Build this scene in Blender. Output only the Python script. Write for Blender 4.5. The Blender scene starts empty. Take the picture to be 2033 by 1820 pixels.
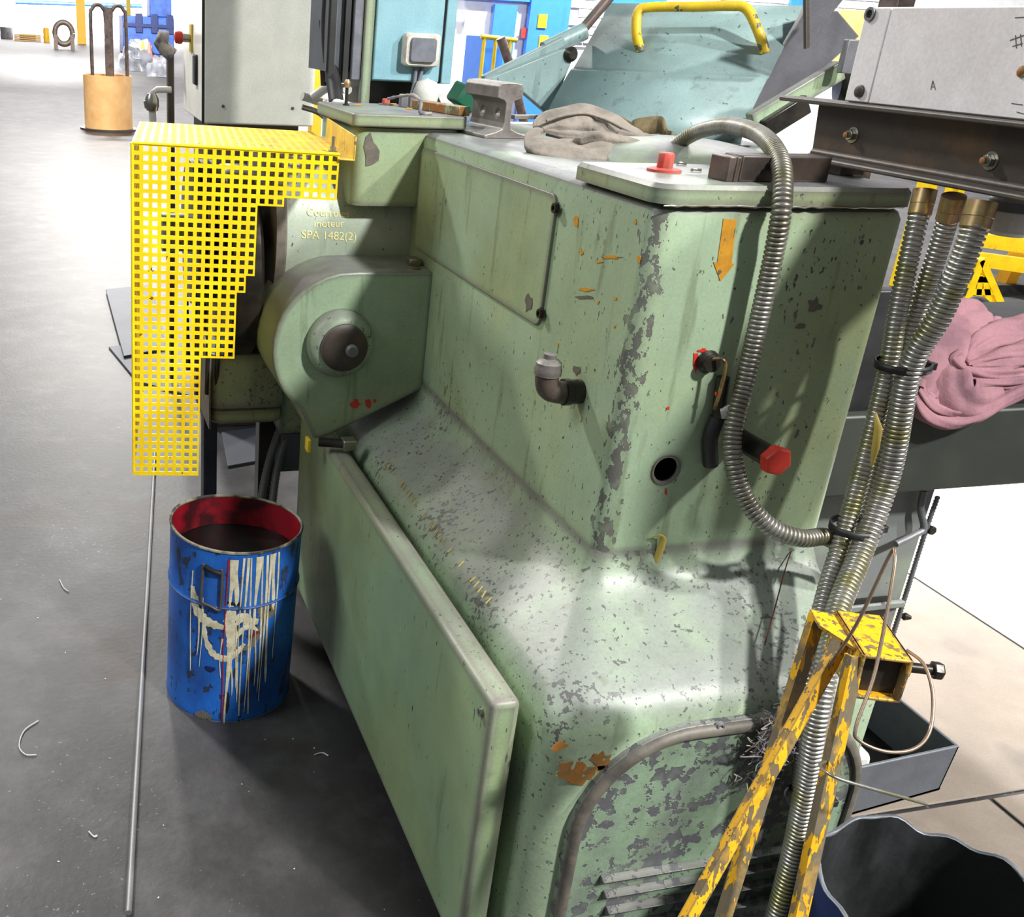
import bpy, bmesh, math, random
from mathutils import Vector, Matrix
random.seed(7)
S = bpy.context.scene
C = S.collection
V = Vector
# ------------------------------------------------------------------ camera
W_, H_ = 2033.0, 1820.0
PX, PY, CAMZ = 633.0, 910.0, 1.6
_a = (388.0-PX, 5540.0-PY); _b = (100.0-PX, 30.0-PY)
F = math.sqrt(-(_a[0]*_b[0]+_a[1]*_b[1]))
_z = -V((_a[0], _a[1], F)).normalized(); _y = V((_b[0], _b[1], F)).normalized(); _x = _y.cross(_z)
R = Matrix((_x, _y, _z))                      # camera (right, down, forward) -> room axes
cd = bpy.data.cameras.new('camera'); cam = bpy.data.objects.new('camera', cd); C.objects.link(cam)
m4 = Matrix.Identity(4)
for i, c in enumerate((R@V((1,0,0)), R@V((0,-1,0)), R@V((0,0,-1)))):
    for j in range(3): m4[j][i] = c[j]
m4.translation = V((0, 0, CAMZ)); cam.matrix_world = m4
cd.sensor_fit = 'HORIZONTAL'; cd.sensor_width = 36; cd.lens = F/W_*36
cd.shift_x = (W_/2-PX)/W_; cd.shift_y = (PY-H_/2)/W_; cd.clip_end = 400; cd.clip_start = .02
S.camera = cam
# ------------------------------------------------------------------ light of the hall
S.view_settings.view_transform = 'Standard'; S.view_settings.look = 'None'
S.view_settings.exposure = 0.0; S.view_settings.gamma = 1.0
try: S.view_settings.use_curve_mapping = False
except Exception: pass
wd = bpy.data.worlds.new('hall_air'); S.world = wd; wd.use_nodes = True
wd.node_tree.nodes['Background'].inputs[0].default_value = (.93, .97, 1.0, 1)
wd.node_tree.nodes['Background'].inputs[1].default_value = .22
def area_light(name, loc, target, size, watts, col=(1, .97, .92), spread=math.pi):
    l = bpy.data.lights.new(name, 'AREA'); l.shape = 'DISK'; l.size = size; l.energy = watts; l.color = col; l.spread = spread
    o = bpy.data.objects.new(name, l); C.objects.link(o); o.location = loc
    o.rotation_euler = (V(target)-V(loc)).to_track_quat('-Z', 'Y').to_euler(); return o
area_light('high_bay_or_fill', (3.5, -3.4, 6.2), (1.0, 1.4, 1.0), .5, 860, (1, .99, .95))
area_light('high_bay_or_fill', (5.9, -2.3, 6.0), (1.0, 1.4, 1.2), .4, 520, (1, .99, .95))
area_light('left_fill', (-5.5, 1.5, 6.0), (.7, 1.8, .8), 3.0, 220, (.97, 1, .98))  # added fill light for the left-facing sides
area_light('high_bay_or_fill', (-3.0, 9.5, 7.5), (-1.5, 10, 0), 1.0, 1350)  # this and the following aisle lamps are added to brighten the floor
area_light('high_bay_or_fill', (1.0, 22.0, 8.0), (1, 23, 0), 1.5, 5200)
area_light('high_bay_or_fill', (0.0, 42.0, 8.0), (0, 46, 0), 2.0, 10000)
area_light('high_bay_or_fill', (0.0, 74.0, 9.0), (0, 90, 3), 3.0, 30000)  # added to turn the far wall white, no lamp is known there
area_light('high_bay_or_fill', (8.0, 10.0, 7.0), (8, 13.5, 1.5), 1.0, 2200)
area_light('high_bay_or_fill', (5.2, 4.4, 5.0), (3.9, 3.2, 0), .5, 170, spread=math.radians(50))  # added narrow beam that brightens the pale floor patch
# ------------------------------------------------------------------ helpers
def px(u, v, X=None, Y=None, Z=None, D=None):
    """room point that the pixel (u, v) shows on the plane X=, Y=, Z= or at depth D"""
    d = R@V(((u-PX)/F, (v-PY)/F, 1.0)); o = V((0, 0, CAMZ))
    if D is not None: return o+d*D
    if X is not None: t = X/d.x
    elif Y is not None: t = Y/d.y
    else: t = (Z-CAMZ)/d.z
    return o+d*t
def wloc(p):
    l = V((0, 0, 0))
    while p: l = l+p.location; p = p.parent
    return l
class MB:
    def __init__(s): s.v = []; s.f = []
    def add(s, vs, fs):
        n = len(s.v); s.v += [tuple(p) for p in vs]; s.f += [tuple(i+n for i in f) for f in fs]; return s
    def box(s, x0, x1, y0, y1, z0, z1, M=None):
        vs = [V((x, y, z)) for z in (z0, z1) for y in (y0, y1) for x in (x0, x1)]
        if M: vs = [M@p for p in vs]
        return s.add(vs, [(0,2,3,1), (4,5,7,6), (0,1,5,4), (2,6,7,3), (0,4,6,2), (1,3,7,5)])
    def bar(s, a, b, w, h, up=(0,0,1)):
        a = V(a); b = V(b); d = (b-a).normalized(); u = V(up); sd = d.cross(u).normalized(); u = sd.cross(d)
        vs = [p+sd*(i*w/2)+u*(j*h/2) for p in (a, b) for j in (-1, 1) for i in (-1, 1)]
        return s.add(vs, [(0,1,3,2), (4,6,7,5), (0,4,5,1), (2,3,7,6), (0,2,6,4), (1,5,7,3)])
    def prism(s, poly, a, b):
        """poly: list of 3D points; extruded from offset a to offset b (vectors)"""
        n = len(poly); a = V(a); b = V(b)
        vs = [V(p)+a for p in poly]+[V(p)+b for p in poly]
        return s.add(vs, [tuple(range(n))[::-1], tuple(range(n, 2*n))]+[(i, (i+1) % n, n+(i+1) % n, n+i) for i in range(n)])
    def tube(s, pts, r, n=12, cap=True, flat=1.0, up=None):
        pts = [V(p) for p in pts]; k = len(pts); rs = r if hasattr(r, '__len__') else [r]*k
        t0 = (pts[1]-pts[0]).normalized(); nrm = V(up) if up else t0.orthogonal(); vs = []
        for i, p in enumerate(pts):
            t = (pts[min(i+1, k-1)]-pts[max(i-1, 0)]).normalized()
            nrm = (nrm-t*nrm.dot(t)).normalized(); b = t.cross(nrm)
            for j in range(n):
                a = 2*math.pi*j/n; vs.append(p+(nrm*math.cos(a)*flat+b*math.sin(a))*rs[i])
        fs = [(i*n+j, i*n+(j+1) % n, (i+1)*n+(j+1) % n, (i+1)*n+j) for i in range(k-1) for j in range(n)]
        if cap: fs += [tuple(range(n))[::-1], tuple(range((k-1)*n, k*n))]
        return s.add(vs, fs)
    def lathe(s, prof, o, axis=(0,0,1), n=32, close=True):
        ax = V(axis).normalized(); u = ax.orthogonal().normalized(); w = ax.cross(u); o = V(o); vs = []
        for r, h in prof:
            for j in range(n):
                a = 2*math.pi*j/n; vs.append(o+ax*h+(u*math.cos(a)+w*math.sin(a))*r)
        k = len(prof)
        fs = [(i*n+j, i*n+(j+1) % n, (i+1)*n+(j+1) % n, (i+1)*n+j) for i in range(k-1) for j in range(n)]
        if close: fs += [tuple(range(n))[::-1], tuple(range((k-1)*n, k*n))]
        return s.add(vs, fs)
    def rings(s, rings, cap=True):
        n = len(rings[0]); k = len(rings); vs = [p for r in rings for p in r]
        fs = [(i*n+j, i*n+(j+1) % n, (i+1)*n+(j+1) % n, (i+1)*n+j) for i in range(k-1) for j in range(n)]
        if cap: fs += [tuple(range(n))[::-1], tuple(range((k-1)*n, k*n))]
        return s.add(vs, fs)
    def quadgrid(s, nu, nv, fn):
        vs = [fn(i/nu, j/nv) for j in range(nv+1) for i in range(nu+1)]
        fs = [(j*(nu+1)+i, j*(nu+1)+i+1, (j+1)*(nu+1)+i+1, (j+1)*(nu+1)+i) for j in range(nv) for i in range(nu)]
        return s.add(vs, fs)
    def build(s, name, mat, parent=None, bevel=0, smooth=None, seg=2, solid=0, sub=0, local=False, label=None, cat=None, group=None, kind=None, fix=True):
        bb0 = [min(p[i] for p in s.v) for i in range(3)]; bb1 = [max(p[i] for p in s.v) for i in range(3)]
        o = V(((bb0[0]+bb1[0])/2, (bb0[1]+bb1[1])/2, bb0[2]))
        me = bpy.data.meshes.new(name); me.from_pydata([V(p)-o for p in s.v], [], s.f)
        if fix:
            bm = bmesh.new(); bm.from_mesh(me); bmesh.ops.recalc_face_normals(bm, faces=bm.faces); bm.to_mesh(me); bm.free()
        me.materials.append(mat)
        ob = bpy.data.objects.new(name, me); C.objects.link(ob)
        if parent: ob.parent = parent; ob.location = o if local else o-wloc(parent)
        else: ob.location = o
        if smooth is not None:
            for p in me.polygons: p.use_smooth = True
            me.set_sharp_from_angle(angle=math.radians(smooth))
        if solid:
            md = ob.modifiers.new('thickness', 'SOLIDIFY'); md.thickness = solid; md.offset = 0
        if bevel:
            md = ob.modifiers.new('bevel', 'BEVEL'); md.width = bevel; md.segments = seg; md.limit_method = 'ANGLE'; md.angle_limit = math.radians(40)
            md.harden_normals = False
            for p in me.polygons: p.use_smooth = True
            me.set_sharp_from_angle(angle=math.radians(50))
        if sub:
            md = ob.modifiers.new('sub', 'SUBSURF'); md.levels = sub; md.render_levels = sub
        return tag(ob, label, cat, group, kind)
def tag(o, label=None, cat=None, group=None, kind=None):
    for k, v in (('label', label), ('category', cat), ('group', group), ('kind', kind)):
        if v: o[k] = v
    return o
def thing(name, label, cat, loc, group=None, rot=None):
    o = bpy.data.objects.new(name, None); C.objects.link(o); o.location = loc; o.empty_display_size = .05
    if rot: o.rotation_euler = rot
    return tag(o, label, cat, group)
def copy_tree(o, parent=None, **k):
    c = o.copy(); C.objects.link(c)
    if parent: c.parent = parent
    for ch in [x for x in bpy.data.objects if x.parent == o]: copy_tree(ch, c)
    return tag(c, **k)
def smooth_path(pts, n=10):
    """Catmull-Rom through points"""
    pts = [V(p) for p in pts]; P = [pts[0]*2-pts[1]]+pts+[pts[-1]*2-pts[-2]]; out = []
    for i in range(1, len(P)-2):
        a, b, c, d = P[i-1:i+3]
        for k in range(n):
            t = k/n; out.append(.5*((2*b)+(c-a)*t+(2*a-5*b+4*c-d)*t*t+(3*b-a-3*c+d)*t**3))
    out.append(pts[-1]); return out
def resample(path, step):
    d = [0]
    for a, b in zip(path, path[1:]): d.append(d[-1]+(b-a).length)
    n = max(2, int(d[-1]/step)); out = []; j = 0
    for i in range(n+1):
        t = d[-1]*i/n
        while j < len(d)-2 and d[j+1] < t: j += 1
        f = (t-d[j])/max(1e-9, d[j+1]-d[j]); out.append(path[j].lerp(path[j+1], min(1, f)))
    return out
def rrect(x0, x1, y0, y1, r, z, n=5):
    """rounded rectangle ring in XY at height z (r: single radius or four: x0y0, x1y0, x1y1, x0y1)"""
    rr = r if hasattr(r, '__len__') else [r]*4; out = []
    for (cx, cy, a0, q) in ((x0, y0, 180, 0), (x1, y0, 270, 1), (x1, y1, 0, 2), (x0, y1, 90, 3)):
        k = rr[q]; ox = cx+(k if q in (0, 3) else -k); oy = cy+(k if q in (0, 1) else -k)
        for i in range(n+1):
            a = math.radians(a0+90*i/n); out.append(V((ox+k*math.cos(a), oy+k*math.sin(a), z)))
    return out
def hexbolt(mb, p, axis, r, h, n=6): return mb.lathe([(r, 0), (r, h*.85), (r*.85, h)], p, axis, n)
# ------------------------------------------------------------------ materials
def lin(r, g, b): return tuple(((c/255)/12.92 if c/255 <= .04045 else ((c/255+.055)/1.055)**2.4) for c in (r, g, b))+(1,)
def mat(name, base, rough=.5, metal=0.0, var=None, vscale=4, vdet=5, vlo=.42, vhi=.62, chips=None, cscale=14, cthr=.60, cpatch=1.2, streak=None, sscale=26, sthr=.58,
        samt=.6, dust=None, damt=.7, edge=None, ewid=.012, bump=.0, bscale=40, cstretch=(1,1,1), spec=.5, vaxis=None, cbump=.15, speck=None, kscale=120, kthr=.70, kst=(1,1,.35), grain=.22, blot=None, bamt=.5, bsc=3.0, wear=None):
    m = bpy.data.materials.new(name); m.use_nodes = True; nt = m.node_tree; N = nt.nodes; L = nt.links
    b = N['Principled BSDF']; b.inputs['Roughness'].default_value = rough; b.inputs['Metallic'].default_value = metal
    b.inputs['Specular IOR Level'].default_value = spec
    tc = N.new('ShaderNodeTexCoord').outputs['Object']
    def noise(scale, det=4, stretch=None, rough_=.55):
        n = N.new('ShaderNodeTexNoise'); n.inputs['Scale'].default_value = scale; n.inputs['Detail'].default_value = det; n.inputs['Roughness'].default_value = rough_
        if stretch:
            mp = N.new('ShaderNodeMapping'); mp.inputs['Scale'].default_value = stretch; L.new(tc, mp.inputs['Vector']); L.new(mp.outputs[0], n.inputs['Vector'])
        else: L.new(tc, n.inputs['Vector'])
        return n.outputs['Fac']
    def ramp(x, lo, hi):
        n = N.new('ShaderNodeMapRange'); n.inputs[1].default_value = lo; n.inputs[2].default_value = hi; n.clamp = True; L.new(x, n.inputs[0]); return n.outputs[0]
    def math_(op, x, y):
        n = N.new('ShaderNodeMath'); n.operation = op; n.use_clamp = True
        for i, q in enumerate((x, y)):
            if isinstance(q, (int, float)): n.inputs[i].default_value = q
            else: L.new(q, n.inputs[i])
        return n.outputs[0]
    def mix(fac, a, c):
        n = N.new('ShaderNodeMix'); n.data_type = 'RGBA'
        L.new(fac, n.inputs[0])
        for i, q in ((6, a), (7, c)):
            if isinstance(q, tuple): n.inputs[i].default_value = q
            else: L.new(q, n.inputs[i])
        return n.outputs[2]
    col = base; height = None
    if var: col = mix(ramp(noise(vscale, vdet, vaxis), vlo, vhi), col, var)
    if blot: col = mix(math_('MULTIPLY', ramp(noise(bsc, 7, (1, 1, .6), .65), .45, .72), bamt), col, blot)
    if dust:
        g = N.new('ShaderNodeNewGeometry'); sx = N.new('ShaderNodeSeparateXYZ'); L.new(g.outputs['Normal'], sx.inputs[0])
        f = math_('MULTIPLY', ramp(sx.outputs[2], .3, .8), math_('MULTIPLY', ramp(noise(9, 6), .15, .55), damt)); col = mix(f, col, dust)
    if streak: col = mix(math_('MULTIPLY', ramp(noise(sscale, 3, (1, 1, .12)), sthr, sthr+.08), samt), col, streak)
    if speck: col = mix(ramp(math_('ADD', noise(kscale, 2, kst), math_('MULTIPLY', math_('SUBTRACT', noise(3, 3), .5), .35)), kthr, kthr+.03), col, speck)
    ch = None
    if chips:
        base_n = noise(cscale, 3, cstretch, .6); patch = noise(cpatch, 2)
        x = math_('ADD', base_n, math_('MULTIPLY', math_('SUBTRACT', patch, .5), .5))
        if wear:
            dn = N.new('ShaderNodeVectorMath'); dn.operation = 'DISTANCE'; mz = N.new('ShaderNodeMapping'); mz.inputs['Scale'].default_value = (1, 1, 0); L.new(tc, mz.inputs['Vector'])
            L.new(mz.outputs[0], dn.inputs[0]); dn.inputs[1].default_value = (wear[0], wear[1], 0)
            x = math_('ADD', x, math_('MULTIPLY', ramp(dn.outputs['Value'], wear[2], wear[2]*.2), wear[3]))
        ch = ramp(x, cthr, cthr+.015)
    if edge:
        bv = N.new('ShaderNodeBevel'); bv.samples = 4; bv.inputs['Radius'].default_value = ewid
        g2 = N.new('ShaderNodeNewGeometry'); dt = N.new('ShaderNodeVectorMath'); dt.operation = 'DOT_PRODUCT'
        L.new(bv.outputs[0], dt.inputs[0]); L.new(g2.outputs['Normal'], dt.inputs[1])
        e = ramp(math_('ADD', math_('SUBTRACT', 1.0, dt.outputs['Value']), math_('MULTIPLY', math_('SUBTRACT', noise(30, 4), .5), .05)), .012, .05)
        col = mix(e, col, edge)
    if ch is not None: col = mix(math_('MULTIPLY', ch, ramp(noise(25, 3), .1, .5)), col, chips)
    if grain:
        hs = N.new('ShaderNodeHueSaturation'); v1 = math_('MULTIPLY', noise(190, 3), grain*1.6); v2 = math_('MULTIPLY', noise(11, 6), grain*1.6)
        a_ = N.new('ShaderNodeMath'); a_.operation = 'ADD'; L.new(v1, a_.inputs[0]); L.new(v2, a_.inputs[1])
        b_ = N.new('ShaderNodeMath'); b_.operation = 'ADD'; L.new(a_.outputs[0], b_.inputs[0]); b_.inputs[1].default_value = 1-grain*1.6; L.new(b_.outputs[0], hs.inputs['Value'])
        if isinstance(col, tuple): hs.inputs['Color'].default_value = col
        else: L.new(col, hs.inputs['Color'])
        col = hs.outputs[0]
    if isinstance(col, tuple): b.inputs['Base Color'].default_value = col
    else: L.new(col, b.inputs['Base Color'])
    if bump or ch is not None:
        bp = N.new('ShaderNodeBump'); bp.inputs['Strength'].default_value = 1; bp.inputs['Distance'].default_value = .003
        h = None
        if bump: h = math_('MULTIPLY', noise(bscale, 5), bump)
        if ch is not None:
            q = math_('MULTIPLY', math_('SUBTRACT', 1.0, ch), cbump); h = q if h is None else math_('ADD', h, q)
        L.new(h, bp.inputs['Height']); L.new(bp.outputs[0], b.inputs['Normal'])
    return m
G1 = lin(149, 170, 142); G2 = lin(156, 166, 120); CH = lin(82, 82, 82); DU = lin(150, 150, 152)
M = {}
M['green'] = mat('green_paint', G1, .40, var=G2, vscale=2.2, vlo=.44, vhi=.72, blot=lin(112, 124, 92), bamt=.55, chips=lin(92, 92, 88), cscale=75, cthr=.735, cpatch=4, streak=lin(96, 104, 76), sthr=.60, samt=.4, dust=lin(120, 120, 124), damt=1.0, edge=lin(112, 108, 104), ewid=.022, cstretch=(1, 1, .5), bump=.12, bscale=60, speck=lin(66, 76, 60), kthr=.735, kscale=150)
M['green_body'] = mat('body_green_paint', G1, .42, var=G2, vscale=2.2, vlo=.44, vhi=.72, blot=lin(114, 126, 98), bamt=.55, chips=lin(100, 100, 94), cscale=62, cthr=.70, cpatch=4, streak=lin(96, 104, 76), sthr=.60, samt=.45, dust=lin(120, 120, 124), damt=1.0, edge=lin(112, 108, 104), ewid=.022, cstretch=(1, 1, .6), bump=.12, bscale=60, speck=lin(62, 70, 56), kthr=.69, kscale=130, kst=(1, 1, .5), wear=(-.2325, -.5625, .05, .24), cbump=.3)
M['green_dusty'] = mat('dust_bleached_green_paint', lin(160, 174, 156), .42, var=lin(150, 164, 140), vscale=3, blot=lin(176, 178, 176), bamt=.6, bsc=5, streak=lin(96, 104, 80), sthr=.62, samt=.4, dust=lin(186, 188, 188), damt=1.0, speck=lin(84, 92, 84), kthr=.69, kscale=90, kst=(1, 1, .6), bump=.15)
M['green_cast'] = mat('chipped_green_paint', G1, .44, var=lin(148, 164, 138), vscale=3, blot=lin(112, 114, 110), bamt=.85, bsc=4.5, chips=lin(92, 92, 92), cscale=80, cthr=.645, cpatch=5, streak=lin(104, 108, 88), sthr=.62, samt=.4, dust=lin(130, 134, 131), damt=.85, edge=lin(104, 102, 98), ewid=.04, bump=.25, bscale=50, speck=lin(84, 88, 82), kthr=.70, kscale=110, kst=(1, 1, .8), cbump=.3)
M['green_worn'] = mat('flaking_green_paint', lin(128, 150, 126), .42, var=lin(114, 132, 108), vscale=6, blot=lin(96, 98, 98), bamt=.9, bsc=8, chips=lin(86, 86, 90), cscale=38, cthr=.555, cpatch=7, dust=DU, edge=lin(104, 100, 98), ewid=.02, bump=.25, bscale=70, speck=lin(88, 90, 88), kthr=.68, kscale=120, kst=(1, 1, 1), cbump=.3)
M['green_door'] = mat('door_green_paint', lin(138, 166, 132), .45, var=lin(148, 166, 120), vscale=1.8, blot=lin(100, 112, 84), bamt=.5, streak=lin(84, 98, 74), sthr=.63, samt=.4, dust=lin(140, 136, 132), edge=lin(122, 114, 110), ewid=.03, bump=.1, speck=lin(56, 68, 52), kthr=.715, kscale=110, kst=(1, 1, .22))
M['teal'] = mat('teal_paint', lin(128, 152, 152), .42, var=lin(122, 146, 146), vscale=4, speck=lin(72, 88, 90), kthr=.69, kscale=90, kst=(1, .5, .6), blot=lin(104, 116, 116), bamt=.5, bsc=6, streak=lin(92, 112, 112), sthr=.62, samt=.5, edge=lin(104, 106, 106), ewid=.006, cstretch=(1, .5, .6), bump=.1)
M['lightblue'] = mat('light_blue_paint', lin(124, 168, 182), .4, var=lin(138, 178, 188), vscale=5, chips=lin(80, 110, 118), cscale=40, cthr=.74, streak=lin(96, 140, 150), sthr=.64, samt=.4)
M['steel'] = mat('worn_steel', lin(140, 138, 136), .42, .75, var=lin(96, 94, 92), vscale=12, bump=.2, bscale=80)
M['darksteel'] = mat('dark_rusty_steel', lin(72, 63, 57), .5, .3, var=lin(104, 80, 54), vscale=7, vlo=.5, vhi=.72, dust=lin(105, 102, 100), damt=.6, edge=lin(110, 106, 102), ewid=.004, bump=.25, bscale=60)
M['greysteel'] = mat('grey_dusty_steel', lin(112, 112, 118), .5, .3, var=lin(90, 90, 94), vscale=8, dust=lin(150, 150, 152), edge=lin(150, 148, 146), ewid=.003, bump=.2, bscale=70)
M['plategrey'] = mat('dark_grey_plate', lin(92, 92, 98), .5, .2, var=lin(78, 78, 84), vscale=8, edge=lin(140, 138, 138), ewid=.004, bump=.2, bscale=70)
M['rail'] = mat('dull_rail_steel', lin(128, 122, 118), .5, .35, var=lin(104, 98, 94), vscale=14, dust=lin(140, 138, 136), damt=.6, edge=lin(160, 154, 150), ewid=.003, bump=.3, bscale=90)
M['black'] = mat('black_rubber', lin(30, 30, 32), .5, var=lin(44, 44, 46), vscale=10)
M['oily'] = mat('oily_black_metal', lin(38, 36, 34), .35, .4, var=lin(66, 60, 52), vscale=9, bump=.2)
M['zinc'] = mat('galvanised_steel', lin(172, 170, 164), .3, .85, var=lin(150, 146, 118), vscale=16, bump=.1)
M['conduit'] = mat('ribbed_conduit_steel', lin(186, 184, 178), .32, .8, var=lin(168, 164, 120), vscale=14, vlo=.5, vhi=.66)
M['conduit_dirty'] = mat('dirty_ribbed_conduit', lin(150, 148, 142), .4, .7, var=lin(110, 106, 86), vscale=10)
M['brass'] = mat('brass_fitting', lin(188, 164, 116), .35, .8, var=lin(176, 140, 110), vscale=30)
M['yellow'] = mat('yellow_paint', lin(246, 214, 20), .4, var=lin(240, 196, 14), vscale=9, chips=lin(120, 92, 40), cscale=40, cthr=.73, cpatch=4)
M['yellow_top'] = mat('dusty_yellow_paint', lin(240, 206, 40), .5, var=lin(214, 176, 70), vscale=14, dust=lin(196, 164, 92), damt=.5, chips=lin(120, 92, 50), cscale=40, cthr=.70)
M['yellow_worn'] = mat('worn_yellow_paint', lin(232, 176, 20), .45, var=lin(214, 160, 30), vscale=9, chips=lin(108, 94, 70), cscale=70, cthr=.555, cpatch=22, bump=.3, cstretch=(1, 1, .4), speck=lin(140, 112, 56), kthr=.62, kscale=110, edge=lin(120, 104, 76), ewid=.004)
M['yellow_bare'] = mat('mostly_bare_yellow_paint', lin(226, 172, 24), .45, var=lin(206, 156, 34), vscale=9, chips=lin(112, 102, 82), cscale=60, cthr=.46, cpatch=16, bump=.3, cstretch=(1, 1, .3), speck=lin(140, 112, 56), kthr=.62, kscale=110)
M['yellow_pipe'] = mat('scuffed_yellow_paint', lin(222, 184, 30), .45, var=lin(190, 156, 44), vscale=14, chips=lin(84, 90, 78), cscale=36, cthr=.64, cpatch=7)
M['blue'] = mat('blue_drum_paint', lin(30, 100, 190), .38, var=lin(22, 76, 156), vscale=7, blot=lin(34, 52, 92), bamt=.7, bsc=9, chips=lin(40, 50, 72), cscale=40, cthr=.62, cpatch=7, cstretch=(1, 1, .6), edge=lin(150, 146, 130), ewid=.004)
M['redpaint'] = mat('red_paint_inside', lin(150, 16, 36), .45, var=lin(60, 14, 20), vscale=9, vlo=.45, vhi=.6)
M['cream'] = mat('cream_dried_paint', lin(206, 200, 176), .5, var=lin(176, 168, 140), vscale=40)
M['rimmix'] = mat('paint_stained_rim', lin(150, 144, 128), .5, var=lin(56, 52, 50), vscale=18, vlo=.44, vhi=.58)
M['redstripe'] = mat('dark_red_paint', lin(150, 24, 40), .5)
M['redmark'] = mat('red_marking_paint', lin(204, 52, 34), .5, var=lin(176, 44, 30), vscale=40)
M['redcap'] = mat('red_plastic', lin(190, 72, 60), .5, var=lin(160, 90, 80), vscale=30)
M['orange'] = mat('orange_marking_paint', lin(204, 146, 38), .5, var=lin(180, 126, 40), vscale=30, speck=lin(110, 104, 70), kthr=.62, kscale=90)
M['ochre'] = mat('ochre_smear', lin(196, 172, 84), .5)
M['rust'] = mat('rust_stain', lin(158, 100, 36), .6, var=lin(112, 98, 62), vscale=40, speck=lin(150, 160, 128), kthr=.56, kscale=60, kst=(1, 1, .5))
M['grime'] = mat('bare_primer_patch', lin(104, 98, 90), .55, var=lin(84, 80, 74), vscale=30)
M['chalk'] = mat('yellowish_chalk', lin(236, 226, 160), .8)
M['white_box'] = mat('off_white_paint', lin(236, 232, 234), .5, var=lin(226, 220, 222), vscale=5, chips=lin(150, 140, 132), cscale=30, cthr=.76)
M['cabinet'] = mat('cream_grey_cabinet_paint', lin(246, 244, 234), .3, var=lin(238, 236, 224), vscale=2, chips=lin(120, 118, 106), cscale=30, cthr=.80)
M['switch_white'] = mat('dirty_white_plastic', lin(214, 208, 200), .5, var=lin(186, 178, 168), vscale=30)
M['switch_grey'] = mat('grey_plastic', lin(112, 114, 124), .5, var=lin(98, 100, 110), vscale=30)
M['cardboard'] = mat('tan_cardboard', lin(238, 190, 128), .6, var=lin(228, 176, 112), vscale=4)
M['glove'] = mat('dirty_grey_leather', lin(136, 127, 117), .75, var=lin(74, 66, 59), vscale=16, vlo=.4, vhi=.66, bump=.9, bscale=70, dust=lin(150, 143, 134), damt=.4)
M['webbing'] = mat('olive_webbing', lin(122, 108, 76), .8, var=lin(98, 86, 58), vscale=30, bump=.4, bscale=300)
M['rag'] = mat('mauve_cotton_cloth', lin(140, 100, 108), .9, var=lin(108, 76, 86), vscale=8, bump=.3, bscale=160)
M['yarn'] = mat('cotton_waste_yarn', lin(168, 160, 150), .9, var=lin(96, 96, 112), vscale=24)
M['darkbench'] = mat('dark_green_bench_paint', lin(40, 45, 40), .5, var=lin(50, 54, 48), vscale=5)
M['sheet'] = mat('grey_green_sheet', lin(108, 112, 112), .45, var=lin(124, 132, 120), vscale=5, chips=lin(84, 84, 84), cscale=30, cthr=.66, dust=DU)
M['jaw'] = mat('dark_oiled_steel', lin(58, 50, 46), .45, .3, var=lin(72, 60, 52), vscale=12, edge=lin(110, 104, 98), ewid=.003, bump=.2)
M['tray'] = mat('blue_grey_painted_tray', lin(92, 96, 104), .45, var=lin(78, 82, 90), vscale=8, edge=lin(140, 144, 150), ewid=.004)
M['void'] = mat('dark_paint_and_hole_shade', lin(16, 16, 16), .3)  # near-black for dark paint and for the shade inside holes
M['wire'] = mat('brown_tie_wire', lin(150, 130, 112), .4, .7)
M['rod'] = mat('grey_steel_rod', lin(128, 128, 130), .5, .4)
M['plate'] = mat('grey_steel_plate', lin(76, 80, 90), .6, .0, var=lin(66, 70, 78), vscale=3)
M['bin'] = mat('black_sooty_metal', lin(26, 27, 28), .5, .1, var=lin(78, 79, 82), vscale=9, vlo=.48, vhi=.8, vaxis=(1, 1, .35), edge=lin(170, 172, 178), ewid=.003, bump=.3)
M['darkblue'] = mat('dark_blue_paint', lin(18, 34, 84), .4)
M['thread'] = mat('dark_red_thread', lin(92, 22, 36), .7)
M['copper'] = mat('tarnished_brass', lin(170, 140, 90), .35, .6, var=lin(90, 74, 56), vscale=40)
M['ironpipe'] = mat('brown_iron_pipe', lin(104, 90, 84), .42, .35, var=lin(74, 64, 60), vscale=14, dust=lin(140, 134, 130), damt=.6)
M['wall'] = mat('white_wall_paint', lin(236, 236, 240), .6, var=lin(226, 226, 232), vscale=1.2)
M['brick'] = mat('white_painted_brick', lin(226, 226, 230), .6, var=lin(212, 212, 216), vscale=6)
M['joint'] = mat('grey_mortar', lin(182, 182, 188), .8)
M['bluedoor'] = mat('bright_blue_door_paint', lin(52, 122, 226), .5)
M['notice'] = mat('grey_notice_print', lin(150, 158, 186), .6)
M['farblue'] = mat('blue_machine_paint', lin(46, 86, 168), .5, var=lin(36, 66, 136), vscale=3)
M['faryellow'] = mat('safety_yellow_paint', lin(242, 186, 36), .5)
M['olive'] = mat('olive_yellow_paint', lin(198, 172, 30), .5)
M['bag'] = mat('grey_plastic_sack', lin(170, 172, 182), .35, var=lin(120, 124, 134), vscale=3)
M['palewood'] = mat('pale_wood', lin(214, 176, 120), .7)
M['darkgreen'] = mat('dark_green_plastic', lin(30, 92, 68), .4)
M['paleplastic'] = mat('pale_grey_plastic', lin(206, 204, 200), .45)
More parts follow.
